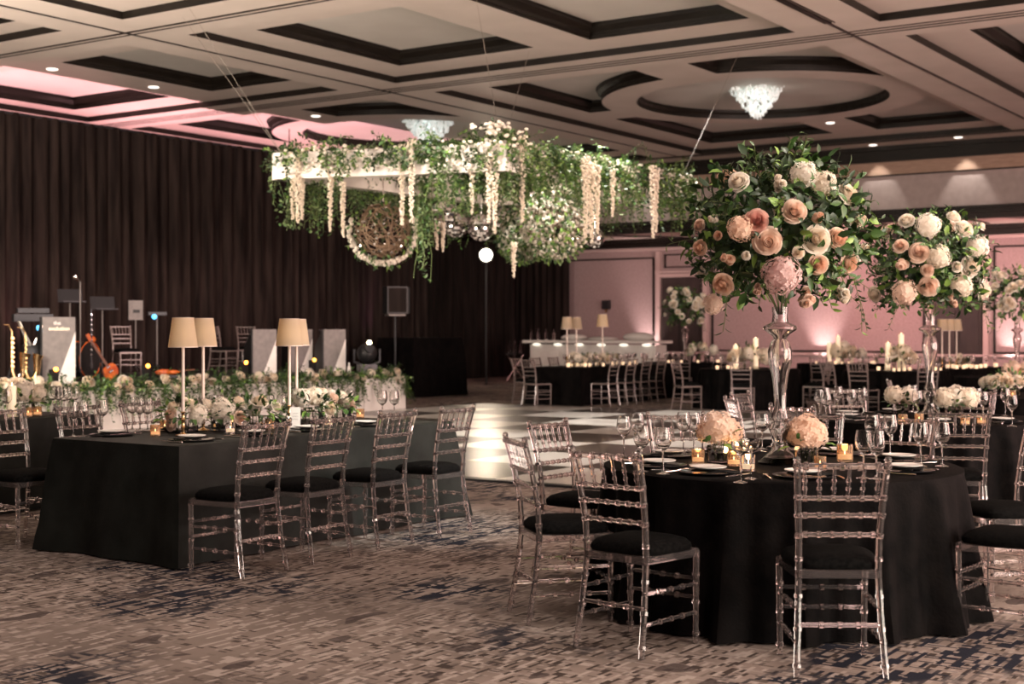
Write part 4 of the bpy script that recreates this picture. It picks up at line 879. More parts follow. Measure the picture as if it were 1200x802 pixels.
# ---------------------------------------------------------------- stage
SZ = .65
m = MB(); m.box((17.25, 19.6, SZ / 2), (8.7, 4.4, SZ)); tag(m.build('stage', [M['black']], None, False), 'low black stage in front of the pleated drape', 'stage')
names = ('nearest the frame edge', 'second along', 'third along', 'fourth along', 'fifth along', 'sixth along', 'seventh along', 'last by the dance floor')
for i in range(8):
    u0 = 11.0 + i * 1.23; m = MB(); m.box((0, 0, .30), (1.21, .45, .60)); m.box((0, 0, .02), (1.17, .47, .04))
    a = thing('flower_planter', 'white planter of greenery and roses before the stage, %s' % names[i], 'planter', (u0 + .6, 16.75, 0)); m.build('box', M['white'], a, False); fm = MB()
    for k in range(105):
        x = R.uniform(-.54, .54); y = R.uniform(-.24, .2); fm.sprig(Vector((x, y, R.uniform(-.02, .05))), Vector((R.uniform(-.6, .6), R.uniform(-1, .3), R.uniform(.1, 1.0))), R.uniform(.12, .30), 8, .07, .035, R.choice((0, 0, 1)), R.uniform(.4, 1.6), True)
    for k in range(40 if i < 7 else 26):
        x = R.uniform(-.6, .6) if i < 7 or k % 2 else R.uniform(.4, .65); fm.sprig(Vector((x, -.24, .02)), Vector((R.uniform(-.3, .3), -.35, -1)), R.uniform(.2, .5), 10, .06, .035, R.choice((0, 1)), .8, True)
    fm.v = [(x, y, z + .6) for x, y, z in fm.v]; fm.build('foliage', LEAF, a)
    for k in range(8):
        x = R.uniform(-.58, .58); y = R.uniform(-.27, -.02); z = R.uniform(-.03, .16); put_bloom(a, R.choice(('rose', 'rose', 'hydrangea')), R.choice(('ivory', 'cream', 'cream')), Vector((x, y, z + .6)), Vector((R.uniform(-.3, .3), -.8, .5)), R.uniform(.06, .095))
def sp(px, v, z=SZ): r = (px - 600) / FPX; u = v * (.828 + .5606 * r) / (.5606 - .828 * r); return Vector((u, v, z))
FACE = math.radians(-0)
def bandstand(px, v, h, w, label, text=False, rz=-.5):
    t = thing('bandstand', label, 'music stand', sp(px, v), rz); m = MB(); m.box((0, 0, h / 2), (w, .03, h)); fp = m.build('front_panel', M['greyp'], t, False)
    m = MB(); m.add([(w * .5, -.018, .0), (w * .5, -.018, h * .78), (-w * .08, -.018, .0), (w * .5, -.024, .0), (w * .5, -.024, h * .78), (-w * .08, -.024, .0)], [(0, 1, 2), (3, 5, 4), (0, 2, 5, 3), (1, 4, 5, 2), (0, 3, 4, 1)]); m.build('white_wedge', M['white'], fp, False)
    m = MB(); m.add([(-w / 2, .02, 0), (-w / 2, .02, h), (-w / 2 - .02, .5, 0), (-w / 2 - .02, .42, h * .62), (-w / 2 - .02, .02, 0), (-w / 2 - .02, .02, h), (-w / 2 - .04, .5, 0), (-w / 2 - .04, .42, h * .62)], [(0, 2, 3, 1), (4, 5, 7, 6), (1, 3, 7, 5), (0, 1, 5, 4), (2, 6, 7, 3), (0, 4, 6, 2)]); m.build('side_wing', M['black'], t, False)
    m = MB(); m.box((0, .16, h - .06), (w, .3, .02), rx=.35); m.build('shelf', M['black'], t, False)
    if text:
        for body, z, sc, mt, x in (('the', h * .885, .085, M['white'], -.03), ('evolution', h * .80, .085, M['wax'], 0)):
            cu = bpy.data.curves.new('lettering', 'FONT'); cu.body = body; cu.size = sc; cu.align_x = 'CENTER'; cu.extrude = .002; cu.offset = .0015; cu.materials.append(mt)
            tmp = bpy.data.objects.new('lettering_source', cu); me = bpy.data.meshes.new_from_object(tmp); bpy.data.objects.remove(tmp); o = bpy.data.objects.new('lettering', me); COL.objects.link(o); o.parent = fp; o.location = (x, -.019, z); o.rotation_euler = (PI / 2, 0, 0)
    return t
bandstand(69, 18.4, 1.05, .50, 'grey bandstand front with lettering and white wedge, beside the guitar', True)
bandstand(310, 18.9, .86, .46, 'grey bandstand front between the two lamp pairs on stage')
bandstand(353, 19.4, .86, .46, 'grey bandstand front half hidden behind the second lamp pair')
bandstand(392, 18.7, .86, .46, 'grey bandstand front nearest the loudspeaker')
def stand(px, v, z, label, name='music_stand', cat='music stand', head='desk', hc=None):
    t = thing(name, label, cat, sp(px, v)); h = z - SZ
    for k in range(3): a = k * 2.1; m = MB(); m.tube([(0, 0, .2), (.28 * math.cos(a), .28 * math.sin(a), .01)], .008, 5); m.build('leg', M['gunmetal'], t)
    m = MB(); m.tube([(0, 0, .15), (0, 0, h)], .011, 8); m.build('pole', M['steel'], t)
    if head == 'desk': m = MB(); m.box((0, 0, h + .02), (.42, .3, .02), rz=-TH, rx=.9); m.box((0, -.12, h - .08), (.42, .05, .02), rz=-.3); m.build('desk', M['gunmetal'], t, False)
    if head == 'tablet': m = MB(); m.box((0, 0, h - .02), (.26, .02, .36), rz=-.55); m.build('tablet', M['greyp'], t, False); m = MB(); m.box((0, -.02, h - .04), (.12, .02, .06), rz=-.55); m.build('clip', M['black'], t, False)
    if head == 'mic': m = MB(); m.tube([(0, 0, h), (-.13, -.05, h + .05)], [.016, .02], 8); m.ball((-.15, -.055, h + .06), .04, 8); m.build('microphone', M['silver'], t)
    if head == 'light': m = MB(); m.box((0, 0, h), (.34, .12, .06), rz=-.55); m.build('bar', M['gunmetal'], t, False); m = MB(); m.ball((-.12, -.06, h - .06), .05, 8); m.build('blue_lamp', M['blueled'], t)
    return t
stand(94, 19.0, 1.48 + 55 / FPX * 24.6, 'tall microphone stand rising above the guitar', 'microphone_stand', 'microphone stand', 'mic')
stand(120, 20.2, 1.48 + 30 / FPX * 26, 'music stand with dark desk behind the guitar')
stand(159, 20.3, 1.48 + 25 / FPX * 26.5, 'stand holding a white tablet behind the stage chair', 'tablet_stand', 'stand', 'tablet')
stand(184, 20.3, 1.48 + 20 / FPX * 26.7, 'stand with a small blue light beside the tablet stand', 'light_stand', 'stand', 'light')
stand(82, 20.5, 1.48 + 38 / FPX * 26, 'dark music stand behind the lettered bandstand')
chair(sp(148, 19.9), None, (-.3, -1, 0), 'clear acrylic chair standing alone on the stage by the tablet stand', 'chairs on the stage', True, SZ)
chair(sp(262, 20.0), None, (.2, -1, 0), 'clear acrylic chair on the stage behind the first lamp pair', 'chairs on the stage', True, SZ)
chair(sp(292, 20.4), None, (.9, .5, 0), 'clear acrylic chair on stage leaning in beside the bandstand', 'chairs on the stage', True, SZ)
# guitar on a stand
def guitar():
    t = thing('guitar', 'orange red electric guitar leaning on a stand at the stage front', 'guitar', sp(113, 18.7) , -.2); n = 40; pr = []
    for k in range(n): a = 2 * PI * k / n; rr_ = .17 * (1 + .28 * math.cos(2 * a)) * (1 - .18 * math.sin(a)); pr.append((rr_ * math.cos(a) * .62 * 1.2, rr_ * math.sin(a) * 1.1))
    m = MB(); m.add([(x, -.022, z) for x, z in pr] + [(x, .022, z) for x, z in pr], [tuple(range(n)), tuple(range(n, 2 * n))[::-1]] + [(k, n + k, n + (k + 1) % n, (k + 1) % n) for k in range(n)])
    parts = [(m, 'body', M['orangewood'])]; m = MB(); m.box((0, -.03, .42), (.05, .03, .62)); parts.append((m, 'neck', M['darkwood'])); m = MB(); m.box((.01, -.02, .79), (.075, .02, .15), ry=.15); parts.append((m, 'headstock', M['orangewood']))
    m = MB(); m.box((0, -.03, -.02), (.09, .015, .04)); m.box((0, -.03, .08), (.08, .015, .03)); parts.append((m, 'pickup', M['silver']))
    for m, nme, mt in parts:
        A = Matrix.Translation((.28, 0, .2)) @ Matrix.Rotation(-.62, 4, 'Y'); m.v = [tuple(A @ Vector(v)) for v in m.v]; m.build(nme, mt, t, False)
    t.scale = (.85,) * 3; m = MB(); m.tube([(.15, .15, 0), (.1, .05, .45)], .01, 6); m.tube([(.35, .15, 0), (.1, .05, .45)], .01, 6); m.tube([(.12, -.12, 0), (.1, .05, .45)], .01, 6); m.build('stand', M['gunmetal'], t)
guitar()
t = thing('bass_drum', 'dark bass drum with an orange hoop behind the guitar neck', 'drum', sp(98, 19.7) + Vector((0, 0, .33)), .3)
m = MB(); m.lathe([(.0, -.13), (.30, -.13), (.30, .13), (0, .13)], 32); m.v = [(x, z, y) for x, y, z in m.v]; m.build('shell', M['black'], t)
for s_ in (-1, 1): m = MB(); m.tube([(.315 * math.cos(a * PI / 16), s_ * .13, .315 * math.sin(a * PI / 16)) for a in range(33)], .011, 8, cap=False); m.build('hoop', M['orangewood'], t)
m = MB(); m.ball((.05, -.14, .35), .08, 12, sc=(1, .6, .8)); m.build('tom', M['orangewood'], t)
t = thing('clarinet', 'silver-keyed clarinet upright on a peg beside the microphone stand', 'clarinet', sp(107, 19.3)); m = MB(); m.tube([(0, 0, .3), (0, 0, 1.0), (0, 0, 1.2)], [.02, .018, .012], 10); m.lathe([(.02, .3), (.045, .2), (.045, .19), (0, .19)], 12); tb = m.build('tube', M['gunmetal'], t)
for i in range(9): m = MB(); m.ball((-.012, -.02, .42 + i * .085), .022, 8); m.build('key', M['chrome'], tb)
m = MB(); m.tube([(0, 0, 0), (0, 0, .2)], .012, 6); m.lathe([(0, 0), (.09, 0), (.09, .01), (0, .02)], 10); m.build('peg', M['black'], t)
def sax(px, v, label, sc=1.0, rz=0):
    t = thing('saxophone', label, 'saxophone', sp(px, v), rz); m = MB(); pts = [(-.02, 0, .82), (0, 0, .78), (.0, 0, .2), (.03, 0, .1), (.09, 0, .07), (.15, 0, .11), (.17, 0, .22), (.17, 0, .38), (.19, 0, .46)]; m.tube(pts, [.012, .014, .03, .038, .042, .045, .05, .065, .09], 12, cap=False); m.tube([(-.02, 0, .82), (-.05, 0, .88), (-.12, 0, .88)], .011, 8); sb = m.build('body', M['brass'], t)
    for i in range(7): m = MB(); m.lathe([(0, 0), (.024, 0), (.024, .01), (0, .012)], 10); m.v = [(x, -.04 - z, .26 + i * .07 + y) for x, y, z in m.v]; m.build('key', M['brass'], sb)
    m = MB(); m.tube([(0, .15, 0), (0, 0, .3), (-.12, -.12, 0)], .01, 6); m.tube([(.16, .1, 0), (0, 0, .3)], .01, 6); m.build('stand', M['gunmetal'], t); t.scale = (sc,) * 3
sax(14, 18.6, 'golden saxophone upright on its stand at the frame edge', 1.05, -.4); sax(30, 18.5, 'golden saxophone beside the one at the frame edge', 1.0, -.6)
t = thing('keyboard_rack', 'dark keyboard and mixer rack with cables behind the saxophones', 'keyboard', sp(38, 19.8), -.5)
m = MB(); m.box((0, 0, 1.05), (.62, .3, .12)); m.box((0, -.02, 1.17), (.5, .25, .08)); m.build('keyboard', M['gunmetal'], t, False)
for s_ in (-1, 1): m = MB(); m.tube([(s_ * .22, -.15, 0), (-s_ * .22, -.1, 1.0)], .016, 6); m.tube([(s_ * .22, .15, 0), (-s_ * .22, .1, 1.0)], .016, 6); m.build('leg', M['silver'], t)
m = MB(); m.tube([(.1, -.2, .95), (.28, -.2, .85), (.34, -.2, .7), (.24, -.2, .6), (.2, -.2, .4)], .008, 6); m.build('cable', M['porcelain'], t); m = MB(); m.ball((.08, -.2, .88), .05, 8); m.build('lamp', M['blueled'], t)
t = thing('floor_amplifier', 'dark floor amplifier on stage under the keyboard rack', 'amplifier', sp(46, 18.9), -.5); m = MB(); m.box((0, 0, .3), (.5, .35, .6)); m.build('cabinet', M['black'], t, False); m = MB(); m.box((0, -.18, .3), (.42, .02, .5)); m.build('grille', M['gunmetal'], t, False)
t = thing('violin', 'orange violin lying on a stand at the stage front beneath the blue-light stand', 'violin', sp(192, 18.9), -.4); m = MB(); m.ball((0, 0, .1), .16, 14, sc=(1, .4, .35)); m.ball((.17, 0, .1), .13, 14, sc=(1, .4, .32)); m.build('body', M['orangewood'], t); m = MB(); m.tube([(.25, -.02, .12), (.55, -.03, .14)], .014, 6); m.build('neck', M['darkwood'], t)
m = MB(); m.box((.05, 0, .03), (.3, .2, .04)); m.build('stand', M['gunmetal'], t, False)
for px, py, lab in ((64, 433, 'small amber stage light before the lettered bandstand'), (172, 429, 'small amber stage light before the alone chair'.replace('alone', 'lone')), (287, 425, 'small amber stage light beside the lamp-side bandstand'), (367, 422, 'small amber stage light between the bandstands')):
    q = sp(px, 17.75, SZ); t = thing('stage_light', lab, 'stage light', q); zz = max(CAMH + (HOR - py) * (q.x * FV.x + q.y * FV.y) / FPX - SZ, .08); m = MB(); m.box((0, .02, zz / 2), (.12, .08, zz)); m.build('housing', M['black'], t, False); m = MB(); m.ball((0, -.03, zz), .035, 10); m.build('lens', M['amberled'], t)
# loudspeaker on its pole
q = W(-2.42, 29.0); t = thing('loudspeaker', 'black loudspeaker on a pole stand by the end of the stage drape', 'speaker', (q.x, q.y, 0), -.6)
zc = CAMH + 36 * 29 / FPX; m = MB(); m.box((0, 0, zc), (.44, .34, .56)); m.box((.25, .07, zc), (.16, .3, .54), rz=-.3); cb = m.build('cabinet', M['black'], t, False); m = MB(); m.box((0, -.175, zc), (.38, .012, .5)); m.build('grille', M['drape_black'], cb, False); m = MB(); m.tube([(0, 0, .1), (0, 0, zc - .28)], .02, 8); m.build('pole', M['gunmetal'], t)
m = MB(); m.box((0, 0, zc - .31), (.36, .3, .03)); m.build('plate', M['steel'], t, False)
for k in range(3): a = k * 2.1; m = MB(); m.tube([(0, 0, .5), (.45 * math.cos(a), .45 * math.sin(a), .01)], .014, 6); m.build('leg', M['gunmetal'], t)
# moving head spotlight by the stage end
q = W(-2.86, 27.6); t = thing('moving_head_light', 'round black moving-head light lit in its yoke above the end planters', 'stage light', (q.x, q.y, .65 if q.y > 17.4 and q.y < 21.8 else 0), -.6); zb = 1.05 - (t.location.z - 0) ; zb = 1.12 - t.location.z
m = MB(); m.ball((0, 0, zb - .08), .2, 16); m.build('head', M['black'], t); m = MB(); m.tube([(0, -.16, zb + .0), (0, -.21, zb + .02)], .09, 16); m.build('lens_hood', M['gunmetal'], t)
m = MB(); m.ball((.02, -.1, zb + .13), .045, 10); m.build('lamp', M['bulb_small'], t)
m = MB(); m.tube([(-.26, 0, zb), (-.26, 0, zb - .25), (0, 0, zb - .34), (.26, 0, zb - .25), (.26, 0, zb)], .025, 8); m.box((0, 0, (zb - .3) / 2), (.34, .3, zb - .3)); m.build('yoke', M['gunmetal'], t)
q = W(-2.08, 31.8); rect_table(q.x - .9, q.x + .9, q.y - .5, q.y + .5, 'high black-draped table below the loudspeaker at the end of the stage', h=1.33, seed=33)
m = MB(); m.lathe([(0, 0), (.035, 0), (.035, .12), (.014, .17), (.014, .22), (0, .22)], 12); o = m.build('bottle', M['porcelain']); o.location = sp(409, 17.7); tag(o, 'small white bottle on the stage edge near the end planters', 'bottle')
for px, py in ((350, 280),):
    q = PD(px, py, 33.0); t = thing('hanging_spotlight', 'small lit spotlight high on the stage drape beside the floral frame', 'stage light', (q.x, q.y, q.z)); m = MB(); m.tube([(0, .18, .12), (0, 0, .0)], [.08, .1], 12); m.tube([(0, .18, .12), (0, .3, .6), (0, .3, 2.7)], .015, 6); m.build('housing', M['black'], t); m = MB(); m.ball((0, -.02, 0), .055, 10); m.build('lens', M['bulb_small'], t)
# the big follow spot
q = PD(569.5, 299, 38.0); SPOT = q
t = thing('follow_spot', 'blazing white follow spot on a tall stand before the corner curtain', 'spotlight', (q.x, q.y, 0)); m = MB(); bk = FV
m.tube([q - Vector((q.x, q.y, 0)) + bk * .35, Vector((0, 0, q.z)) + bk * .05], [.16, .2], 16); m.build('housing', M['black'], t)
m = MB(); m.ball((0, 0, q.z), .16, 16, sc=(1, 1, 1)); m.build('lens', M['bulb'], t); m = MB(); m.tube([(bk.x * .25, bk.y * .25, 0), (bk.x * .25, bk.y * .25, q.z - .1)], .03, 8); m.build('pole', M['black'], t)

# ---------------------------------------------------------------- floral ceiling frame
def frame_pt(px, py, z): return P(px, py, z)
FZ = 3.5; Lc, Nc, Rc = P(333, 211, FZ), P(588, 202, FZ), P(797, 235, FZ); Bc = Lc + Rc - Nc
t = thing('floral_installation', 'white box-beam frame hung over the dance floor, trailing greenery and white flowers', 'floral installation', (Nc.x, Nc.y, FZ)); O = Vector((Nc.x, Nc.y, FZ))
for a, b_ in ((Lc, Nc), (Nc, Rc), (Rc, Bc), (Bc, Lc)):
    d = b_ - a; m = MB(); c = (a + b_) / 2 - O; m.box((c.x, c.y, .175), (d.length + .2, .25, .35), math.atan2(d.y, d.x)); m.build('beam', M['frame_white'], t, False)
mid = (Lc + Rc) / 2
for a, b_ in (((Lc + Nc) / 2, (Bc + Rc) / 2), ((Nc + Rc) / 2, (Bc + Lc) / 2)):
    d = b_ - a; m = MB(); c = (a + b_) / 2 - O; m.box((c.x, c.y, .22), (d.length, .12, .12), math.atan2(d.y, d.x)); m.build('cross_beam', M['frame_white'], t, False)
gm = MB(); wm = MB(); rr = random.Random(21)
dn = Vector((0, 0, -1))
def beam_green(a, b_, dens, hang=(.15, .5), side=None, hf=.5):
    d = b_ - a; n = int(d.length * dens)
    for i in range(n):
        p = a + d * rr.random() - O; p.z = rr.uniform(.25, .42); o = rdir(rr); o.z = abs(o.z) * .5
        p = p + Vector((rr.uniform(-.15, .15), rr.uniform(-.15, .15), 0))
        gm.sprig(p, o, rr.uniform(.22, .46), 12, .07, .036, rr.choice((0, 0, 1, 1, 2, 3)), rr.uniform(.6, 2.0), True, rr, .0025)
    for i in range(int(n * hf)):
        p = a + d * rr.random() - O; p.z = rr.uniform(.2, .4); s = side or Vector((0, 0, 0)); p = p + s * .15
        gm.sprig(p, dn + s * .5 + rdir(rr) * .25, rr.uniform(*hang), 16, .07, .036, rr.choice((0, 1, 1, 3)), .6, True, rr, .0025)
beam_green(Lc, Nc, 74, (.1, .3), -FV, .16); beam_green(Nc, Rc, 100, (.2, .7), RV); beam_green(Rc, Bc, 60, (.3, .9), None); beam_green(Bc, Lc, 80, (.4, 1.0), None); beam_green((Nc * .7 + Lc * .3), (Nc * .8 + Rc * .2), 160, (.3, .9), -FV)
def vine(px, D, ytop, ybot, n=3, w=.12, mi=3, dens=26):
    a = PD(px, ytop, D) - O; b_ = PD(px, ybot, D) - O
    for k in range(n):
        x = Vector((rr.uniform(-w, w), rr.uniform(-w, w), 0)); L_ = (a.z - b_.z) * rr.uniform(.75, 1.0); q = a + x; m = 10; pts = [q]
        for i in range(m): q = q + Vector((rr.uniform(-.03, .03), rr.uniform(-.03, .03), -L_ / m)); pts.append(q)
        gm.tube(pts, .003, 4, 4, False)
        for i in range(int(L_ * dens)):
            p = a + x - Vector((0, 0, L_ * (i + .5) / (L_ * dens))); o = rdir(rr); o.z = -abs(o.z) * .8; gm.leaf(p, o, rdir(rr), .075, .04, rr.choice((mi, mi, 1, 0)), True)
for px, D, y0, y1, n in ((322, 19, 190, 252, 3), (335, 18.8, 190, 275, 4), (345, 18.9, 190, 270, 3), (372, 18.7, 180, 272, 4), (380, 18.7, 185, 262, 4), (395, 18.5, 180, 240, 4), (492, 18.2, 170, 332, 5), (503, 18.2, 170, 300, 4), (488, 18.3, 170, 290, 3), (528, 18.1, 165, 240, 4), (543, 18.0, 165, 230, 3), (560, 17.9, 160, 235, 5), (590, 17.8, 150, 250, 7), (598, 17.8, 150, 262, 6), (582, 17.8, 150, 245, 6), (640, 18.6, 180, 235, 5), (675, 19.2, 190, 250, 6), (712, 19.8, 185, 240, 5), (730, 20.3, 190, 262, 4), (748, 20.6, 200, 240, 4), (786, 21.4, 195, 255, 6), (797, 21.5, 190, 275, 5), (808, 21.6, 195, 240, 4), (700, 19.6, 190, 265, 4), (420, 20.8, 200, 245, 6), (450, 20.8, 200, 240, 6)):
    vine(px, D, y0, y1, n)
gm.build('greenery', LEAF, t)
# little white blossoms on the beams
for a, b_, n, s in ((Lc, Nc, 190, -FV), (Nc, Rc, 360, RV)):
    for i in range(n):
        p = a.lerp(b_, rr.random()) - O + s * rr.uniform(.12, .22); p.z = rr.uniform(.05, .4); r_ = rr.uniform(.018, .034); wm.ball(p, r_, 6, 0, (1, 1, .8))
wm.build('small_blossoms', M['ivory'], t)
def strand(px, D, y0, y1, w=.05, label=None, cr='cream', nn=1):
    a = PD(px, y0, D) - O; b_ = PD(px, y1, D) - O; m = MB(); L_ = a.z - b_.z; n = int(L_ / .022)
    for i in range(n):
        f = i / n; ww = w * (1 - .65 * f) ; z = a.z - L_ * f
        for k in range(4): an = rr.uniform(0, 6.28); q = ww * rr.uniform(.3, .8); m.ball((a.x + q * math.cos(an), a.y + q * math.sin(an), z + rr.uniform(-.01, .01)), .017 * (1.2 - .5 * f), 6)
    m.build('flower_strand', M[cr], t)
for px, D, y0, y1, w in ((343, 18.6, 180, 258, .07), (349, 18.5, 178, 262, .07), (354, 18.6, 195, 258, .05), (387, 18.4, 185, 272, .06), (402, 18.4, 215, 280, .05), (471, 18.1, 170, 265, .07), (482, 18.0, 165, 262, .07), (553, 17.8, 200, 252, .05), (573, 17.7, 180, 262, .07), (580, 17.7, 205, 275, .06), (612, 17.9, 160, 262, .08), (686, 18.6, 185, 280, .08), (693, 18.7, 190, 286, .08), (700, 18.8, 195, 275, .06), (718, 19.3, 200, 255, .05), (765, 20.2, 195, 280, .07), (769, 20.3, 200, 274, .05), (602, 19.2, 285, 326, .05), (512, 19.4, 262, 294, .045), (519, 19.4, 262, 296, .045)): strand(px, D, y0, y1, w)
for a, (cx_, cy_) in ((Lc, (221, 8)), (Lc, (214, 20)), (Nc, (556, -14)), (Rc, (866, 62)), (Bc, (620, 60))):
    m = MB(); p = a - O; e = P(cx_, cy_, Z0 - .01) - O; m.tube([(p.x, p.y, .3), tuple(e)], .0035, 6); m.build('cable', M['silver'], t)
# white fabric swag at the near corner
m = MB(); 
for i in range(80): m.ball((rr.gauss(-.1, .16), rr.gauss(0, .16), rr.uniform(.3, .62)), rr.uniform(.02, .035), 6, 0, (1, 1, .8))
tag(m.build('blossom_cluster', M['ivory'], t), kind='stuff')
# orbs and mirror balls
def orb(px, py, D, r, label, twig=True):
    c = PD(px, py, D); t = thing('floral_orb', label, 'floral orb', c); m = MB(); rq = random.Random(int(px))
    for i in range(52 if twig else 20):
        ax = rdir(rq); u = ax.orthogonal().normalized(); u.rotate(Matrix.Rotation(rq.uniform(0, 6.28), 3, ax)); w = ax.cross(u); a0 = rq.uniform(0, 6); q = r * .86 * rq.uniform(.9, 1.02); k = rq.uniform(.7, 1)
        m.tube([(u * math.cos(a0 + j * .28) + w * math.sin(a0 + j * .28)) * q * k + ax * q * math.sqrt(1 - k * k) for j in range(11)], .007, 5)
    m.build('twig_sphere', M['twig'], t)
    m = MB(); 
    for i in range(150 if twig else 190):
        d = rdir(rq); u = d.orthogonal().normalized(); w = d.cross(u); s = r * .035; p = d * r * .92; m.add([p + u * s + w * s, p - u * s + w * s, p - u * s - w * s, p + u * s - w * s, p + d * s], [(0, 1, 4), (1, 2, 4), (2, 3, 4), (3, 0, 4)])
    tag(m.build('mirror_chips', M['mirror'], t, False), kind='stuff')
    m = MB()
    for i in range(420 if twig else 1100):
        d = rdir(rq)
        if twig:
            a = math.atan2(d.z, d.dot(RV)); rim = math.sqrt(d.z ** 2 + d.dot(RV) ** 2)
            if rim < .72 and d.z < .55: continue
        p = d * r * rq.uniform(.95, 1.18); m.leaf(p, d * .4 + rdir(rq) - Vector((0, 0, .7)), d, .085, .048, rq.choice((1, 3, 3, 2, 0)), True)
    tag(m.build('greenery', LEAF, t), kind='stuff')
    m = MB()
    for i in range(260 if twig else 900):
        if twig: a = rq.uniform(-.35, PI + .35) + PI; d = (RV * math.cos(a) + Vector((0, 0, math.sin(a)))); p = d * r * rq.uniform(.98, 1.1) - FV * r * rq.uniform(-.05, .25)
        else: d = rdir(rq); p = d * r * rq.uniform(.95, 1.1)
        m.ball(p, rq.uniform(.018, .032), 6)
    m.build('blossoms', M['ivory'], t)
    m = MB(); m.tube([(0, 0, r * .9), (0, 0, FZ - c.z + .3)], .006, 5); m.build('cable', M['silver'], t); return t
orb(449, 270, 19.2, .44, 'open twig orb ringed with greenery hanging under the floral frame', True)
orb(650, 262, 20.2, .47, 'large orb covered in white blossoms hanging under the floral frame', False)
orb(612, 278, 21.2, .34, 'smaller blossom-covered orb hanging beside the follow spot', False)
def mirror_ball(px, py, D, r, label):
    c = PD(px, py, D); t = thing('mirror_ball', label, 'mirror ball', c); m = MB(); n = 28; rows = 16
    for j in range(rows):
        t0, t1 = PI * j / rows, PI * (j + 1) / rows; nn = max(5, int(n * math.sin((t0 + t1) / 2)))
        for k in range(nn):
            a0, a1 = 2 * PI * (k + .05) / nn, 2 * PI * (k + .95) / nn; s0, s1 = t0 + .006, t1 - .006; jx = R.uniform(-.012, .012)
            m.add([(r * math.sin(s) * math.cos(a) * (1 + jx * q), r * math.sin(s) * math.sin(a) * (1 + jx * q), r * math.cos(s)) for s, a, q in ((s0, a0, 1), (s0, a1, -1), (s1, a1, -1), (s1, a0, 1))], [(0, 3, 2, 1)])
    m.build('mirror_tiles', M['mirror'], t, False); m = MB(); m.ball((0, 0, 0), r * .965, 20); m.build('core', M['gunmetal'], t)
    m = MB(); m.tube([(0, 0, r), (0, 0, FZ - c.z + .1)], .006, 5); m.build('cable', M['silver'], t); return t
for px, py, D, r, lab in ((520, 251, 19.6, .19, 'mirror ball with tan flower strands hanging under it'), (534, 264, 20.8, .19, 'mirror ball just behind the one with tan flower strands'), (564, 267, 20.4, .2, 'mirror ball directly above the follow spot'), (588, 262, 21.6, .19, 'mirror ball between follow spot and the blossom orbs'), (697, 279, 20.9, .15, 'smallest mirror ball beyond the large blossom orb'), (618, 230, 22.4, .2, 'mirror ball half hidden in greenery above the blossom orbs')): mirror_ball(px, py, D, r, lab)

# ---------------------------------------------------------------- chandeliers and downlights
def chandelier(c, ztop, label, seed):
    rq = random.Random(seed); t = thing('chandelier', label, 'chandelier', (c[0], c[1], ztop)); m = MB()
    for i in range(640):
        f = rq.random() ** .62; z = .28 - .1 - (1 - f) * .82; q = (.10 + .68 * f) * math.sqrt(rq.random()); a = rq.uniform(0, 6.28); p = Vector((q * math.cos(a), q * math.sin(a), z)); d = rdir(rq) * .02
        h = rq.uniform(.04, .075); w = rq.uniform(.018, .032); ax = (Vector((0, 0, 1)) + rdir(rq) * .7).normalized(); u = ax.orthogonal().normalized() * w; v = ax.cross(u)
        m.add([p + ax * h, p + u, p + v, p - u, p - v, p - ax * h], [(0, 1, 2), (0, 2, 3), (0, 3, 4), (0, 4, 1), (5, 2, 1), (5, 3, 2), (5, 4, 3), (5, 1, 4)])
    o = m.build('crystal_drops', M['crystal'], t, False); o['kind'] = 'stuff'
    m = MB(); m.lathe([(0, .02), (.3, .02), (.32, -.0), (.3, -.02), (0, -.02)], 24); m.build('canopy', M['chrome'], t)
chandelier(W(5.05, 28.8), 6.50, 'inverted cone crystal chandelier in the round coffer nearer the front table', 1)
chandelier(W(-1.95, 33.0), 6.42, 'inverted cone crystal chandelier above the floral frame', 2)
DLM = lathe_me('recessed_downlight', [(0, -.004), (.065, -.004), (.07, -.012), (.10, -.012), (.105, 0)], M['downlight'], 20)
for px, py, z, k in ((61, 81, Z1, 0), (180, 102, Z1, 1), (370, 136, Z1, 2), (973, 144, Z1, 3), (1123, 161, Z0, 4), (1023, 170, Z0, 5)):
    single(DLM, 'recessed_downlight', ('round recessed ceiling downlight %s' % ('nearest the pink-lit coffer', 'second along from the pink-lit coffer', 'by the arc of the farther round coffer', 'in the cross strip beyond the near chandelier', 'nearer the frame edge above the bulkhead', 'above the bulkhead over the big bouquet')[k]), 'ceiling light', P(px, py, z), 0)

# ---------------------------------------------------------------- lights
PINK = (1.0, .42, .45); ROSE = (1.0, .66, .60); WARM = (1.0, .80, .62); SOFT = (1.0, .86, .76)
w = bpy.data.worlds.new('room_air'); scene.world = w; w.use_nodes = True; w.node_tree.nodes['Background'].inputs[0].default_value = (1.0, .80, .74, 1); w.node_tree.nodes['Background'].inputs[1].default_value = .07
area((6, -9, 2.4), (15, 8, 6.15), 2600, (1.0, .88, .75), 9, 7, 'ceiling_fill')  # added area light out of view, brightens the ceiling; no fixture here
area((16, -6, 2.4), (19, 6, 6.2), 2400, (1.0, .66, .59), 10, 6, 'ceiling_fill')  # second added ceiling fill, pinker, out of view
area((8, -7, 3.2), (8, 3, .8), 330, (1.0, .74, .67), 6, 4, 'side_fill')  # added fill from the side, out of view
area((8.0, 15.5, 2.6), (15, 15, 6.2), 900, (1.0, .86, .72), 3, 3, 'ceiling_fill')  # added ceiling fill towards the stage side, unseen
area((1.0, -4.5, 5.0), (6, 4, 0), 230, ROSE, 5, 3, 'front_fill')  # added fill behind the camera for the near chairs and carpet
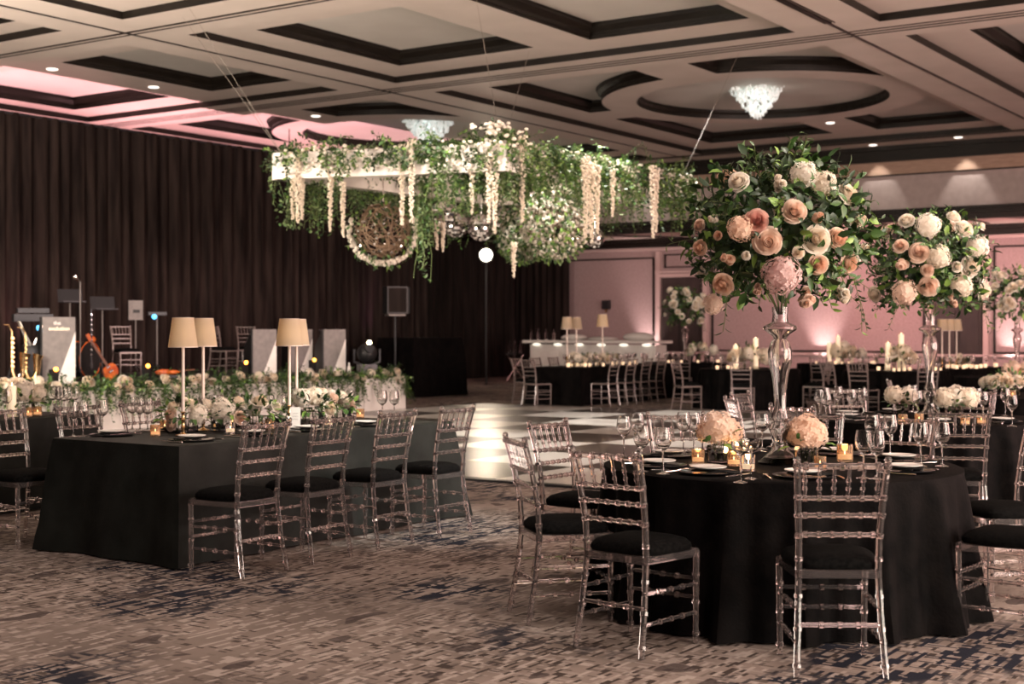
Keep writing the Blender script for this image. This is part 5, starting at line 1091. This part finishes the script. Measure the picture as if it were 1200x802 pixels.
for u in (15.0, 18.5, 22.0, 26.5): spot((u, 23.8, .4), (u + .3, 22.9, 6.2), 2100, (1.0, .50, .54), 75, .8, .1, 'drape_uplight')
for v in (20.55, 15.0, 9.75): spot((37.55, v, .26), (37.95, v, 2.4), 420, (1.0, .72, .68), 60, .9, .06, 'wall_uplight')
for v, u, e in ((13.5, 36.2, 150), (8.0, 36.0, 170), (21, 36.2, 24)): area((u - 2.2, v, 2.9), (38, v, 2.2), e, (1.0, .46, .44), 2.5, .6, 'wall_wash')
for v, e in ((10.0, 90), (12.2, 70), (18.9, 90), (7.6, 90)): spot((34.25, v, 6.1), (34.62, v, 4.6), e, (1, .92, .84), 60, .5, .05, 'downlight')
# pin spots on bouquets and tables
c1 = Vector((T1.x, T1.y, 2.0)); spot(c1 + RV * 1.6 + FV * -.3 + Vector((0, 0, 4.0)), c1, 500, SOFT, 22, .5, .06, 'pin_spot'); spot(c1 - RV * 2.6 - FV * 3.0 + Vector((0, 0, 3.6)), c1 + Vector((0, 0, -.1)), 95, ROSE, 30, .6, .1, 'pin_spot')
c2 = Vector((T2.x, T2.y, 2.0)); spot(c2 + RV * 1.4 - FV * .6 + Vector((0, 0, 4.0)), c2, 560, (1, .9, .8), 22, .5, .06, 'pin_spot'); spot(c2 - RV * 1.0 - FV * 4 + Vector((0, 0, 3.8)), c2, 80, ROSE, 24, .6, .1, 'pin_spot')
for c in (T12, T11): c = Vector((c.x, c.y, 2.0)); spot(c - FV * 1.6 + RV * .5 + Vector((0, 0, 3.9)), c, 260, (1, .9, .8), 30, .5, .06, 'pin_spot')
lt = Vector((7.6, 7.3, .9)); spot((6.0, 3.2, 6.0), lt, 210, WARM, 30, .7, .1, 'table_spot'); spot((8.5, 4.0, 6.0), (8.6, 7.2, .9), 150, (.86, .95, .86), 26, .7, .1, 'table_spot')
spot((8.3, 2.2, 4.2), (8.3, 6.6, .45), 1500, (.95, 1, .93), 26, .8, .3, 'table_wash'); spot((9.8, 10.2, 6.0), lt, 150, SOFT, 34, .7, .1, 'table_spot')
for c in (T6, T7, T8, T9c, T10, Vector((25.3, 14.9, 0))): spot(Vector((c.x - 1.2, c.y - 1.6, 6.05)), Vector((c.x, c.y, .8)), 150, WARM, 34, .7, .1, 'table_spot')
fm_ = (Lc + Rc) / 2; spot(W(.5, 12.5, 5.9), Vector((fm_.x, fm_.y, 3.5)) - FV * 1, 620, (1.0, .82, .66), 34, .6, .1, 'frame_spot'); spot(W(4.2, 14.5, 5.9), Vector((fm_.x, fm_.y, 3.3)), 520, (1.0, .82, .66), 32, .6, .1, 'frame_spot'); spot(W(-4.0, 13.0, 5.8), Lc, 330, (1.0, .8, .66), 26, .6, .1, 'frame_spot')
spot(SPOT - FV * .3, P(585, 530, 0), 210, (1.0, .80, .58), 34, .6, .12, 'follow_spot_beam')
for u in (15.5, 18, 20.5, 23): spot((u, 14.8, 6.0), (u, 21.4, .8), 700, ROSE, 46, .8, .15, 'stage_wash')
for u in (13, 16.5, 20): spot((u, 10.0, 6.05), (u + .5, 10.5, 0), 1900, (1, .93, .86), 66, .8, .1, 'floor_downlight')
for u, v in ((13, 15.8), (19, 15.4)): spot((u, v - 2, 6.0), (u, v + 1.0, .5), 230, SOFT, 50, .8, .1, 'planter_wash')
for u, v in ((3.5, 4), (5, 1), (9.5, 5.5), (9, .5), (4, 7.5)): spot((u, v, 6.05), (u, v, 0), 290, (1.0, .83, .74), 80, .9, .15, 'carpet_downlight')
spot((16.1, 21.6, .75), (16.1, 22.0, 4), 160, PINK, 50, .9, .05, 'drape_uplight'); q = W(-2.4, 33.2); spot((q.x, 21.6, .75), (q.x, 22.0, 3), 60, (1, .3, .8), 40, .9, .05, 'drape_uplight')
for px, py in ((818, 540), (860, 543), (877, 549), (990, 538)): point(P(px, py, TZ) + Vector((0, 0, .07)) - FV * .0, .7, (1, .55, .25), .02, 'candle_glow')
for p, _ in L: point((p.x, p.y, TZ + .70), 1.0, (1, .82, .62), .02, 'lamp_glow')
for px in (1104, 1112.5, 1121): p = W((px - 600) / FPX * 27.3, 27.3, TZ + .86); point(p, 4, (1, .75, .5), .02, 'lamp_glow')
for px, v in ((664.5, 14.9), (675.5, 14.95), (706, 14.8)): p = onT(px, v); point((p.x, p.y, TZ + .9), 3, (1, .8, .6), .02, 'lamp_glow')
for c in (W(5.05, 28.8), W(-1.95, 33.0)): point((c.x, c.y, 6.3), 12, (.85, 1, .92), .4, 'chandelier_glow')

scene.view_settings.view_transform = 'Standard'; scene.view_settings.look = 'None'; scene.view_settings.exposure = 0.12; scene.view_settings.gamma = 1.0; scene.view_settings.use_curve_mapping = False
scene.cycles.use_denoising = True; scene.cycles.caustics_refractive = False; scene.cycles.caustics_reflective = False
scene.cycles.max_bounces = 10; scene.cycles.diffuse_bounces = 3; scene.cycles.glossy_bounces = 5; scene.cycles.transmission_bounces = 10; scene.cycles.sample_clamp_indirect = 4.0; scene.cycles.sample_clamp_direct = 0
